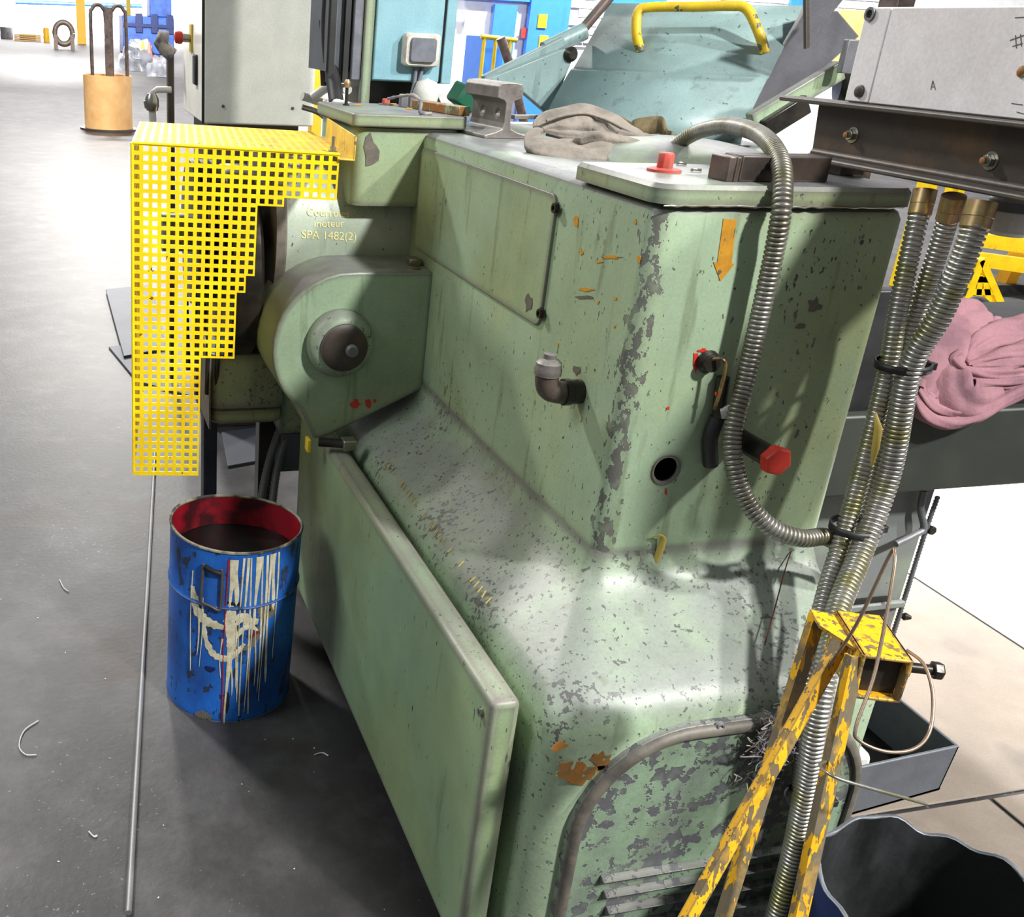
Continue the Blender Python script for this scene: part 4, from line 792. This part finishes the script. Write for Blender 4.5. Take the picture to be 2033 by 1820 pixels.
for i, (u, v, Y_, r, lb) in enumerate(((1793, 724, 1.268, .044, 'black cable tie around the three conduits, the upper one'), (1700, 1046, 1.232, .043, 'black cable tie around the conduits where the looping one joins'), (1604, 1588, 1.072, .040, 'black cable tie around the conduits behind the yellow legs'))):
    c = px(u, v, Y=Y_); n_ = 28; ax = (px(u-16, v+60, Y=Y_)-c).normalized(); sd = ax.cross(V((0, 1, 0))).normalized(); fw = sd.cross(ax)
    ring = [c+sd*math.cos(a)*r*1.0+fw*math.sin(a)*r*.85 for a in [k/n_*2*math.pi for k in range(n_)]]
    b = MB(); b.rings([[p-ax*.006 for p in ring], [p+ax*.006 for p in ring]], cap=False); tie = thing('cable_tie', lb, 'cable tie', c, 'black cable ties')
    b.build('strap', M['black'], tie, solid=.003, smooth=50); MB().box(-.006, .006, -.008, .004, -.006, .006, Matrix.Translation(c+sd*r*.95+fw*-.012)).build('tie_lock', M['black'], tie, bevel=.001)
MB().tube([px(1738, 820, Y=1.24), px(1744, 850, Y=1.225), px(1738, 890, Y=1.228), px(1730, 925, Y=1.235)], [.002, .006, .006, .002], 8, flat=.5).build('paint_curl', M['ochre'], mc, smooth=60)
# ================================================================== THINGS ON THE PRESS TOP
ZT = 1.3805
# rail offcut
ro = thing('rail_offcut', 'short grey rail offcut with two bolt holes standing on press top', 'rail', (1.04, 2.42, ZT), rot=(0, 0, math.radians(6)))
half = [(.058, 0), (.058, .007), (.03, .014), (.012, .022), (.0085, .035), (.0085, .078), (.014, .086), (.034, .092), (.034, .116), (.028, .124), (.01, .126)]
pf = half+[(-x, z) for x, z in half[::-1]]
b = MB().prism([(x, 0, z) for x, z in pf], (0, -.085, 0), (0, .085, 0)); rb = b.build('rail_section', M['rail'], ro, local=True)
rb.parent = ro
cuts = []
for yy in (-.045, .03):
    c = MB().lathe([(.012, -.05), (.012, .05)], (0, yy, .056), (1, 0, 0), 20).build('cutter', M['void'], ro, local=True); cuts.append(c)
    md = rb.modifiers.new('h', 'BOOLEAN'); md.object = c; md.operation = 'DIFFERENCE'; md.solver = 'EXACT'
bpy.context.view_layer.update()
nm = bpy.data.meshes.new_from_object(rb.evaluated_get(bpy.context.evaluated_depsgraph_get())); rb.modifiers.clear(); rb.data = nm
for c in cuts: bpy.data.objects.remove(c)
md = rb.modifiers.new('bevel', 'BEVEL'); md.width = .002; md.segments = 2; md.limit_method = 'ANGLE'
# long flat strip behind the rail, bar and small pieces on the bearing cap
MB().bar(px(1018, 232, Z=1.388), px(1120, 232, Z=1.388), .02, .012).build('flat_strip', M['rail'], bevel=.002, label='narrow grey steel strip lying between rail offcut and gloves', cat='strip')
zc = 1.4203
a = px(848, 208, Z=zc+.01); b_ = px(926, 222, Z=zc+.01)
MB().bar(V((a.x-.03, a.y, zc+.011)), V((b_.x-.005, b_.y, zc+.011)), .035, .022).build('rusty_bar', M['rust'], bevel=.002, label='rusty brown flat bar on the bearing cap', cat='bar')
for i, u in enumerate((800, 817)):
    p = px(u, 212, Z=zc); MB().box(p.x-.0095, p.x+.0095, p.y-.012, p.y+.012, zc, zc+.032).build('steel_block', M['greysteel'], bevel=.002, label=('left', 'right')[i]+' of two small grey steel blocks on the bearing cap', cat='block', group='small steel blocks')
p = px(766, 208, Z=zc); rn = thing('red_nut', 'small red capped nut on washer on the bearing cap', 'nut', p)
MB().lathe([(.020, 0), (.020, .003)], p, n=22).build('washer', M['zinc'], rn, smooth=30); MB().lathe([(.011, .003), (.011, .014), (.009, .016)], p, n=6).build('cap', M['redcap'], rn, bevel=.001)
p = px(687, 209, Z=zc); st = thing('threaded_stud', 'upright threaded stud with brass nut on the bearing cap corner', 'stud', p)
MB().lathe([(.009, 0), (.009, .003)], p, n=16).build('washer', M['oily'], st, smooth=30); MB().tube([p+V((0, 0, .003))+V((0, 0, .0015))*i for i in range(28)], [.0048 if i % 2 else .0040 for i in range(28)], 10).build('thread', M['oily'], st, smooth=60); MB().lathe([(.0075, .044), (.0085, .05), (.0085, .058), (.005, .064)], p, n=12).build('cap_nut', M['brass'], st, smooth=35)
for i, (u, v) in enumerate(((710, 210), (781, 208), (812, 217))):
    p = px(u, v, Z=zc); MB().tube([p+V((-.008, 0, .002)), p+V((.009, .001, .002))], .0018, 6).build('brass_sliver', M['orange'], label=('brass sliver beside the threaded stud', 'brass sliver beside the red nut', 'brass sliver in front of the steel blocks')[i], cat='sliver')
MB().tube(smooth_path([px(770, 196, Y=2.6), px(800, 190, Y=2.56), px(822, 190, Y=2.52), px(836, 204, Y=2.47), V((.868, 2.45, zc+.004)), V((.895, 2.446, zc+.004))], 6), [.003+.0022*random.random() for _ in range(31)], 8).build('frayed_string', M['yarn'], smooth=60, label='frayed cream string draped over the two steel blocks', cat='string')
# dark steel jaw block on the plate
jb = thing('jaw_block', 'dark heavy steel block of stacked plates on press top plate', 'block', (1.2, 1.5, 1.411))
a = px(1440, 361, Z=1.411); rot = Matrix.Translation((a.x, a.y, 1.411))@Matrix.Rotation(math.radians(4), 4, 'Z')
for i, (x0, x1, m) in enumerate(((0, .014, 'ironpipe'), (.0145, .024, 'jaw'), (.0245, .2, 'jaw'))):
    MB().box(x0, x1, -.0, .045, 0, .038 if i < 2 else .04, rot).build('plate', M[m], jb, bevel=.002)
# small bits on the plate
for i, (u, v) in enumerate(((1352, 328), (1381, 341))):
    p = px(u, v, Z=1.411); MB().tube([p+V((-.008, 0, .003)), p+V((.0, .004, .004)), p+V((.009, -.003, .003))], .0025, 6).build('wire_clip', M['zinc'], smooth=60, label=('bent wire clip right behind the red cap', 'bent wire clip right of the red cap')[i], cat='clip')
# gloves
def blob(name, tubes, m, label, cat, vox=.0045, par=None):
    b = MB()
    for pts, rs, fl in tubes: b.tube(smooth_path(pts, 5), _lerp(rs, (len(pts)-1)*5+1), 12, flat=fl, up=(0, 0, 1))
    o = b.build(name, m, par, label=label, cat=cat)
    md = o.modifiers.new('r', 'REMESH'); md.mode = 'VOXEL'; md.voxel_size = vox; md.use_smooth_shade = True
    md = o.modifiers.new('s', 'SMOOTH'); md.factor = .5; md.iterations = 3
    tx = bpy.data.textures.new('wrinkle', 'CLOUDS'); tx.noise_scale = .035; tx.noise_depth = 1
    md = o.modifiers.new('d', 'DISPLACE'); md.texture = tx; md.strength = .006; md.mid_level = .5
    return o
def _lerp(rs, n):
    out = []
    for i in range(n):
        t = i/(n-1)*(len(rs)-1); k = min(int(t), len(rs)-2); out.append(rs[k]+(rs[k+1]-rs[k])*(t-k))
    return out
Z0 = ZT
def g(u, v, Y): return px(u, v, Y=Y)
rr = random.Random(12)
def pleat(mb, pts, rs, fl, lobes, amp, tw, n=36):
    path = smooth_path(pts, 10); R_ = _lerp(rs, len(path)); k = len(path); nrm = V((0, -.3, 1)); vs = []; ph = rr.uniform(0, 6)
    for i, p in enumerate(path):
        t = (path[min(i+1, k-1)]-path[max(i-1, 0)]).normalized(); nrm = (nrm-t*nrm.dot(t)).normalized(); b_ = t.cross(nrm)
        for j in range(n):
            a_ = 2*math.pi*j/n; q = R_[i]*(1+amp*math.sin(lobes*a_+tw*i/k+ph)+amp*.45*math.sin((2*lobes+1)*a_-tw*1.7*i/k)+.05*math.sin(i*.5+ph))
            vs.append(p+(nrm*math.cos(a_)*fl+b_*math.sin(a_))*q)
    mb.add(vs, [(i*n+j, i*n+(j+1) % n, (i+1)*n+(j+1) % n, (i+1)*n+j) for i in range(k-1) for j in range(n)]+[tuple(range(n))[::-1], tuple(range((k-1)*n, k*n))])
def glove(folds, label, seam=None):
    b = MB()
    for pts, rs, fl, lb, am, tw in folds: pleat(b, [g(*p) for p in pts], rs, fl, lb, am, tw, 28)
    if seam: b.tube(smooth_path([g(*p) for p in seam], 8), .0035, 6)
    return b.build('work_glove', M['glove'], smooth=80, label=label, cat='glove')
glove([([(1070, 258, 2.13), (1061, 268, 2.11), (1066, 286, 2.07), (1092, 301, 2.03), (1150, 306, 2.0), (1205, 308, 1.97), (1250, 313, 1.94)], [.012, .016, .028, .044, .05, .042, .018], .48, 3, .10, 1.5),
       ([(1160, 292, 2.02), (1200, 296, 2.0), (1250, 305, 1.97), (1300, 315, 1.94)], [.012, .018, .017, .011], .8, 2, .12, 2),
       ([(1200, 306, 1.97), (1235, 311, 1.94), (1268, 317, 1.91)], [.014, .015, .011], .8, 2, .12, 2)], 'dirty grey leather work glove lying flat, lower of the pair on press top')
glove([([(1070, 256, 2.15), (1090, 243, 2.17), (1125, 236, 2.18), (1170, 236, 2.18), (1212, 254, 2.15), (1252, 274, 2.1), (1298, 291, 2.04)], [.014, .034, .05, .055, .052, .042, .018], .42, 3, .12, 2.0),
       ([(1146, 282, 2.0), (1172, 275, 2.01), (1220, 283, 2.0), (1268, 296, 1.98), (1314, 307, 1.96)], [.010, .019, .019, .017, .011], .85, 2, .14, 2.5),
       ([(1230, 272, 2.09), (1268, 285, 2.05), (1302, 292, 2.03), (1334, 304, 1.99)], [.02, .026, .027, .018], .75, 3, .12, 2),
       ([(1085, 262, 2.12), (1120, 268, 2.1), (1160, 270, 2.08), (1200, 276, 2.06)], [.010, .014, .014, .01], .6, 2, .15, 2)], 'dirty grey leather work glove crumpled on top of the other',
      [(1085, 240, 2.13), (1120, 229, 2.14), (1160, 225, 2.15), (1200, 237, 2.13), (1245, 260, 2.08), (1290, 284, 2.03)])
# olive webbing strap
pts = [g(1207, 240, 2.4), g(1225, 238, 2.42), g(1252, 252, 2.38), g(1262, 262, 2.3), g(1254, 262, 2.26), g(1262, 248, 2.24), g(1305, 242, 2.22), g(1318, 246, 2.2), g(1326, 268, 2.18), g(1332, 296, 2.15)]
for p in pts: p.z = max(p.z, Z0+.03)
sp_ = smooth_path(pts, 6); b = MB(); n = len(sp_)
b.add([p+V((0, 0, -.026)) for p in sp_]+[p+V((.004, .012, .012)) for p in sp_], [(i, i+1, n+i+1, n+i) for i in range(n-1)])
b.build('webbing_strap', M['webbing'], solid=.004, smooth=60, label='folded olive webbing strap standing behind the gloves', cat='strap')
# ================================================================== RIGHT SIDE: SHEET BODY, BENCH, RAG
sd_ = thing('side_bench', 'dark bench with grey sheet metal base at the right of the press', 'bench', (1.7, 1.9, 0))
zbt = .965
MB().box(1.42, 1.832, 1.60, 2.4, .0, .775).build('sheet_base', M['sheet'], sd_, bevel=.004)
MB().box(1.50, 1.835, 1.585, 1.60, .445, .462).build('fold_line', M['sheet'], sd_, bevel=.004)
a = px(1690, 1192, Y=1.594); c = px(1755, 1216, Y=1.594); MB().box(a.x, c.x, 1.592, 1.61, c.z-.01, a.z).build('slot', M['void'], sd_)
MB().box(1.40, 2.6, 1.50, 1.53, .79, zbt).build('front_apron', M['darkbench'], sd_, bevel=.006)
MB().box(1.40, 2.6, 1.53, 2.35, .775, .90).build('trough', M['darkbench'], sd_, bevel=.004)
MB().box(1.37, 1.66, 1.545, 1.575, .90, 1.2).build('shade_plate', M['black'], sd_, bevel=.004)  # black plate added to paint the shaded gap beside the press
b = MB().tube(smooth_path([px(1834, 975, Y=1.585), px(1828, 1010, Y=1.58), px(1834, 1048, Y=1.575), px(1815, 1062, Y=1.57), px(1778, 1080, Y=1.56)], 6), .0075, 10).build('bent_rod', M['greysteel'], sd_, smooth=60)
path = resample(smooth_path([px(1862, 985, Y=1.60), px(1846, 1030, Y=1.60), px(1836, 1060, Y=1.598), px(1792, 1200, Y=1.598), px(1772, 1262, Y=1.598)], 8), .004)
MB().tube(path, [.006 if i % 2 else .0045 for i in range(len(path))], 8).build('coil_spring', M['greysteel'], sd_, smooth=60)
hexbolt(MB(), px(1845, 1050, Y=1.6), (0, -1, 0), .011, .012).build('nut', M['oily'], sd_, bevel=.001)
MB().lathe([(.006, 0), (.01, .006), (.004, .02)], px(1790, 1222, Y=1.6), (.8, -.6, 0), 12).build('lock_screw', M['oily'], sd_, smooth=40)
# rag: long twisted folds of cloth heaped over the apron
rgb = MB()
for pts, rs, fl, lb, am, tw in (
        ([(1960, 645, 1.64), (1925, 632, 1.64), (1880, 655, 1.60), (1850, 720, 1.54), (1830, 790, 1.50)], [.02, .045, .055, .045, .026], .8, 4, .16, 2.0),
        ([(1865, 630, 1.66), (1848, 668, 1.60), (1838, 720, 1.55), (1822, 780, 1.50)], [.02, .03, .034, .02], .9, 3, .2, 2.5),
        ([(1815, 785, 1.495), (1835, 818, 1.478), (1875, 832, 1.474), (1925, 824, 1.474), (1985, 792, 1.478), (2045, 760, 1.49)], [.014, .02, .022, .022, .02, .018], .8, 3, .18, 4),
        ([(1822, 770, 1.50), (1845, 800, 1.485), (1885, 812, 1.48), (1930, 800, 1.48)], [.014, .018, .02, .016], .8, 3, .2, 3),
        ([(1895, 715, 1.53), (1888, 745, 1.505), (1895, 785, 1.485), (1935, 800, 1.48), (1985, 780, 1.482)], [.016, .034, .04, .034, .02], .7, 3, .16, 1.5),
        ([(1905, 700, 1.52), (1888, 716, 1.515), (1905, 735, 1.50), (1950, 746, 1.495), (2000, 744, 1.495), (2050, 735, 1.50)], [.008, .011, .014, .015, .015, .014], .9, 3, .22, 5),
        ([(1900, 745, 1.50), (1935, 758, 1.49), (1985, 760, 1.488), (2050, 752, 1.49)], [.010, .015, .016, .014], .8, 3, .2, 5),
        ([(1910, 715, 1.52), (1925, 690, 1.54), (1955, 672, 1.56), (2000, 662, 1.57), (2050, 655, 1.57)], [.012, .024, .032, .034, .034], .75, 4, .18, 3),
        ([(1915, 722, 1.515), (1950, 716, 1.515), (1995, 705, 1.515), (2050, 695, 1.515)], [.01, .016, .022, .024], .7, 3, .22, 4),
        ([(1925, 730, 1.505), (1970, 728, 1.502), (2010, 720, 1.502), (2050, 716, 1.505)], [.008, .013, .014, .015], .8, 3, .22, 5),
        ([(1985, 635, 1.65), (1975, 645, 1.62), (1950, 655, 1.6), (1925, 668, 1.58)], [.010, .016, .018, .016], .8, 3, .2, 3),
        ([(1860, 690, 1.62), (1920, 690, 1.63), (1990, 690, 1.62), (2050, 690, 1.6)], [.05, .075, .08, .08], .6, 3, .08, 1)):
    pleat(rgb, [px(u, v, Y=Y_) for u, v, Y_ in pts], rs, fl, lb, am, tw)
rgb.build('rag_pile', M['rag'], smooth=80, label='crumpled mauve cotton rag heaped on the dark bench', cat='rag')
# grey lid and black hose behind the rag
MB().rings([rrect(1.72, 1.86, 1.95, 2.12, .02, z, 3) for z in (.90, 1.105)]).build('tin_box', M['plate'], bevel=.002, label='small grey tin standing behind the mauve rag', cat='tin')
MB().tube(smooth_path([px(1895, 640, Y=1.95), px(1915, 612, Y=1.95), px(1940, 600, Y=1.95), px(1960, 615, Y=1.92), px(1985, 640, Y=1.9)], 6), .016, 12).build('black_hose', M['black'], smooth=60, label='black hose bent over behind the mauve rag', cat='hose')
MB().box(1.93, 2.5, 1.62, 1.9, .9, 1.085).build('black_case', M['black'], bevel=.03, label='black case behind the mauve rag at the right edge', cat='case')
# yellow grating guard and barrier further back
kg = px(1950, 655, Z=0).y
gg = thing('grating_guard', 'small triangular yellow grating guard on floor beyond the rag', 'guard', px(1950, 655, Z=0))
A_, B2, C_ = px(1945, 515, Y=kg), px(1900, 640, Y=kg), px(2000, 640, Y=kg)
A_.y += .0
for (p, q2) in ((A_, B2), (A_, C_)): MB().bar(p, q2, .045, .045).build('edge_bar', M['yellow'], gg)
for t in (.3, .5, .7, .9):
    MB().bar(A_.lerp(B2, t), A_.lerp(C_, t), .04, .04).build('cross_bar', M['yellow'], gg)
for t in (.33, .66): MB().bar(A_.lerp(B2.lerp(C_, t), .25), B2.lerp(C_, t), .04, .04).build('upright_bar', M['yellow'], gg)
bk = V((-.35, .25, 0))
for t in (.25, .5, .75): MB().bar(A_.lerp(B2, t)+bk*t, A_.lerp(B2, t), .05, .05).build('rear_bar', M['black'], gg)
MB().bar(A_+bk*.1, B2+bk, .05, .05).build('rear_leg', M['black'], gg)
MB().lathe([(.12, 0), (.12, .1), (.10, .12)], V((C_.x+.0, kg-.05, C_.z)), n=20).build('foot', M['olive'], gg, smooth=40)
yb = px(1990, 580, Z=0).y
br = thing('safety_barrier', 'yellow steel safety barrier with black feet in right background', 'barrier', px(1990, 580, Z=0))
a = px(1940, 475, Y=yb); c = px(2080, 512, Y=yb-.6)
for dz in (0, -.14): MB().bar(a+V((.0, .0, dz)), c+V((.6, 0, dz)), .06, .10).build('rail', M['yellow'], br)
MB().bar(px(2025, 500, Y=yb), px(1995, 562, Y=yb), .1, .1, (0, 1, 0)).build('leg', M['faryellow'], br)
MB().box(-.25, .3, -.1, .1, 0, .08, Matrix.Translation((px(2000, 575, Y=yb).x, yb, 0))).build('foot', M['black'], br)
MB().box(-.035, .035, -.06, .06, 0, 1.25, Matrix.Translation((px(1856, 470, Y=yb).x, yb+.2, 0))).build('post', M['yellow'], br)
MB().box(-.03, .03, -.06, .06, 0, 1.0, Matrix.Translation((px(1905, 500, Y=yb).x, yb+.2, 0))).build('post', M['yellow'], br)
# ================================================================== FRONT RIGHT: YELLOW STAND, TRAY, BIN
ys = thing('support_stand', 'worn yellow welded support stand with square tube head before the press', 'stand', (.80, .70, 0))
o = px(1714, 1301, D=1.2); ta = V((math.sin(math.radians(22)), math.cos(math.radians(22)), 0)); tr = V((ta.y, -ta.x, 0)); up = V((0, 0, 1)); TW, TH, TL, tw = .058, .062, .105, .0045
def tbx(a0, a1, r0, r1, z0, z1, mb=None):
    Mx = Matrix((tr, ta, up)).transposed().to_4x4(); Mx.translation = o; return (mb or MB()).box(r0, r1, a0, a1, z0, z1, Mx)
b = tbx(0, TL, 0, TW, -tw, 0); tbx(0, TL, 0, TW, -TH, -TH+tw, b); tbx(0, TL, 0, tw, -TH, 0, b); tbx(0, TL, TW-tw, TW, -TH, 0, b)
b.build('square_tube', M['yellow_worn'], ys, bevel=.0015)
tbx(.014, TL-.002, tw, TW-tw, -TH+tw, -tw).build('bore_shade', M['oily'], ys)  # solid black block paints the shade inside the open tube
def lp_(r, a, z): return o+tr*r+ta*a+up*z
nutp = lp_(TW, .035, -.03)
MB().lathe([(.014, 0), (.014, .012)], nutp, tr, 16).build('weld_nut', M['yellow_worn'], ys, smooth=35)
MB().lathe([(.0065, .01), (.0065, .042)], nutp, tr, 14).build('bolt_shank', M['oily'], ys, smooth=35)
MB().lathe([(.0115, .042), (.0115, .052), (.0095, .054)], nutp, tr, 6).build('bolt_head', M['oily'], ys, bevel=.001)
def leg(top, thru, wide, name='leg', m='yellow_worn', t=.004, dp=.6):
    top = V(top); thru = V(thru); d = (thru-top).normalized(); end = top+d*(top.z/-d.z) if d.z < 0 else thru
    # angle iron: two flanges
    sdv = d.cross(V((0, 1, 0))).normalized(); bk = sdv.cross(d).normalized()
    if bk.y < 0: bk = -bk
    b = MB(); vs = []
    sec = [(0, 0), (wide, 0), (wide, t), (t, t), (t, wide*dp), (0, wide*dp)]
    for p in (top, end): vs += [p+sdv*x+bk*y for x, y in sec]
    b.add(vs, [(0, 1, 2, 3, 4, 5), (11, 10, 9, 8, 7, 6)]+[(i, (i+1) % 6, 6+(i+1) % 6, 6+i) for i in range(6)])
    return b.build(name, M[m], ys)
leg(lp_(-.030, .085, .0), px(1432, 1820, Y=.84), .019, m='yellow_bare')
leg(lp_(-.014, .035, -.004), px(1364, 1820, Y=.76), .019)
leg(lp_(-.012, .0, -.004), px(1580, 1820, Y=.76), .02, m='yellow_bare')
MB().prism([lp_(-.032, .1, 0), lp_(-.032, .06, 0), lp_(.0, .02, -.004), lp_(.0, .1, -.004)], (0, 0, -.004), (0, 0, 0)).build('head_gusset', M['yellow_worn'], ys)
# tie wire loops on the stand
wl = [px(1640, 1330, D=1.24), px(1700, 1240, D=1.2), px(1765, 1105, D=1.17), px(1776, 1098, D=1.16), px(1772, 1150, D=1.15), px(1738, 1330, D=1.14), px(1700, 1440, D=1.13), px(1706, 1470, D=1.13), px(1760, 1492, D=1.13), px(1815, 1486, D=1.14), px(1846, 1450, D=1.16), px(1852, 1380, D=1.18), px(1835, 1320, D=1.2), px(1800, 1290, D=1.22)]
MB().tube(smooth_path(wl, 8), .0021, 8).build('tie_wire', M['wire'], smooth=60, label='looped brown tie wire hanging around the yellow stand head', cat='wire')
w2 = [px(1655, 1508, D=1.25), px(1628, 1516, D=1.22), px(1640, 1532, D=1.18), px(1672, 1548, D=1.17), px(1740, 1568, D=1.18), px(1840, 1596, D=1.2)]
MB().tube(smooth_path(w2, 8), .002, 8).build('tie_wire', M['zinc'], smooth=60, label='short bright wire wrapped around the right yellow leg', cat='wire')
# chip tray
ct = thing('chip_tray', 'blue grey open chip tray fixed at the right foot of the press', 'tray', (1.48, 1.3, .28))
tt = .006; X0, X1, Y0, Y1, zt_ = 1.362, 1.612, 1.187, 1.47, .405
MB().prism([(X0, Y0, .265), (X1-.01, Y0, .30), (X1, Y0, zt_), (X0, Y0, zt_-.02)], (0, 0, 0), (0, tt, 0)).build('front_wall', M['tray'], ct, bevel=.0015)
MB().prism([(X0, Y1, .265), (X1-.01, Y1, .30), (X1, Y1, zt_), (X0, Y1, zt_)], (0, -tt, 0), (0, 0, 0)).build('back_wall', M['tray'], ct, bevel=.0015)
MB().prism([(X1-.01, Y0, .30), (X1-.01, Y1, .30), (X1, Y1, zt_), (X1, Y0, zt_)], (-tt, 0, 0), (0, 0, 0)).build('end_wall', M['tray'], ct, bevel=.0015)
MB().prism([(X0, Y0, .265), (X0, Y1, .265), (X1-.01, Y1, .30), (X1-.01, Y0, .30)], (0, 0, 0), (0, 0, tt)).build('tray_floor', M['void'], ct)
MB().box(X0-.001, X0+tt, Y0, Y1, .265, zt_-.01).build('mounting_wall', M['tray'], ct)
MB().prism([(1.37, 1.21, .31), (1.44, 1.20, .31), (1.45, 1.30, .31), (1.38, 1.33, .31)], (0, 0, 0), (.0, .01, .08)).build('plastic_bag', M['paleplastic'], bevel=.01, label='crumpled clear plastic scrap in the chip tray', cat='scrap')
# black bin
bn = V((1.222, .853, 0)); bi = thing('waste_bin', 'black sooty open waste bin with torn rim at the lower right', 'bin', bn)
rn = random.Random(9); ph = [rn.uniform(0, 6) for _ in range(4)]
def binr(a, z): return .165*(1+.02*math.sin(2*a+ph[0])*z/.45+.012*math.sin(9*a+ph[1])*(z/.45)**4)
def rimz(a): return .45+.008*math.sin(5*a+ph[2])+.005*math.sin(13*a+ph[3])
def bp(a, t, o): z = rimz(a)*t; r = binr(a, z)+o; return V((bn.x+r*math.cos(a), bn.y+r*math.sin(a), z))
MB().quadgrid(90, 10, lambda a, t: bp(a*2*math.pi, t, 0)).build('outer_wall', M['darkblue'], bi, smooth=60)
MB().quadgrid(90, 10, lambda a, t: bp(a*2*math.pi, max(.03, t), -.006-.004*(1-t))).build('liner', M['bin'], bi, smooth=60)
MB().tube([bp(i/90*2*math.pi, 1.0, -.003) for i in range(91)], .0035, 6).build('rim', M['tray'], bi, smooth=60)
MB().lathe([(.0, .02), (.15, .02), (.15, .024)], bn, n=40).build('bottom', M['void'], bi)
# cotton waste tuft
cw = MB(); c = px(1534, 1456, Y=1.115); rn = random.Random(2)
for i in range(260):
    p = c+V((rn.gauss(0, .013), rn.uniform(-.022, .0), rn.gauss(0, .03))); pts = [p]
    for k in range(4): pts.append(pts[-1]+V((rn.gauss(0, .010), rn.gauss(0, .005), rn.gauss(0, .010))))
    pts = [V((q.x, min(q.y, 1.122), q.z)) for q in pts]
    cw.tube(smooth_path(pts, 3), .0010, 4)
cw.build('cotton_waste', M['yarn'], smooth=60, label='tuft of grey cotton waste stuck behind the yellow leg', cat='cotton waste', kind='stuff')
MB().tube(smooth_path([px(1572, 1090, Y=1.372), px(1556, 1140, Y=1.33), px(1535, 1220, Y=1.26), px(1518, 1280, Y=1.21)], 6), .0012, 6).build('thread', M['thread'], smooth=60, label='dark red thread hanging over the base shelf', cat='thread')
# yellow railing and brown pipe before the back wall
kr = 11.0
yr = thing('yellow_railing', 'yellow pipe railing before white wall left of the strut', 'railing', px(990, 160, Y=kr))
for u in (962, 1014, 985): MB().tube([px(u, 74, Y=kr), V((px(u, 74, Y=kr).x, kr, .0))], .022, 8).build('post', M['olive'], yr, smooth=50)
MB().tube([px(955, 72, Y=kr), px(1026, 80, Y=kr)], .025, 8).build('top_rail', M['olive'], yr, smooth=50)
MB().tube([px(994, 75, Y=kr-.3), px(1012, 128, Y=kr-.3), V((px(1062, 300, Y=kr-.3).x+.15, kr-.3, 0))], .05, 10).build('brown_pipe', M['ironpipe'], smooth=50, label='leaning brown pipe before the yellow railing', cat='pipe')
MB().box(px(972, 0, Y=kr+.4).x, px(1012, 0, Y=kr+.4).x, kr+.4, kr+1, 0, px(980, 72, Y=kr+.4).z).build('blue_locker', M['bluedoor'], bevel=.01, label='low blue locker behind the yellow railing', cat='locker')
wallrect(1664, 1760, 18, 128, .05).build('tan_board', M['cardboard'], bevel=.01, label='tan board on the back wall behind the white control box', cat='board')
MB().box(px(1782, 5, Y=7).x, px(1818, 5, Y=7).x, 7, 7.2, 0, 3).build('brown_column', M['ironpipe'], bevel=.01, label='brown steel column rising behind the white control box', cat='column')
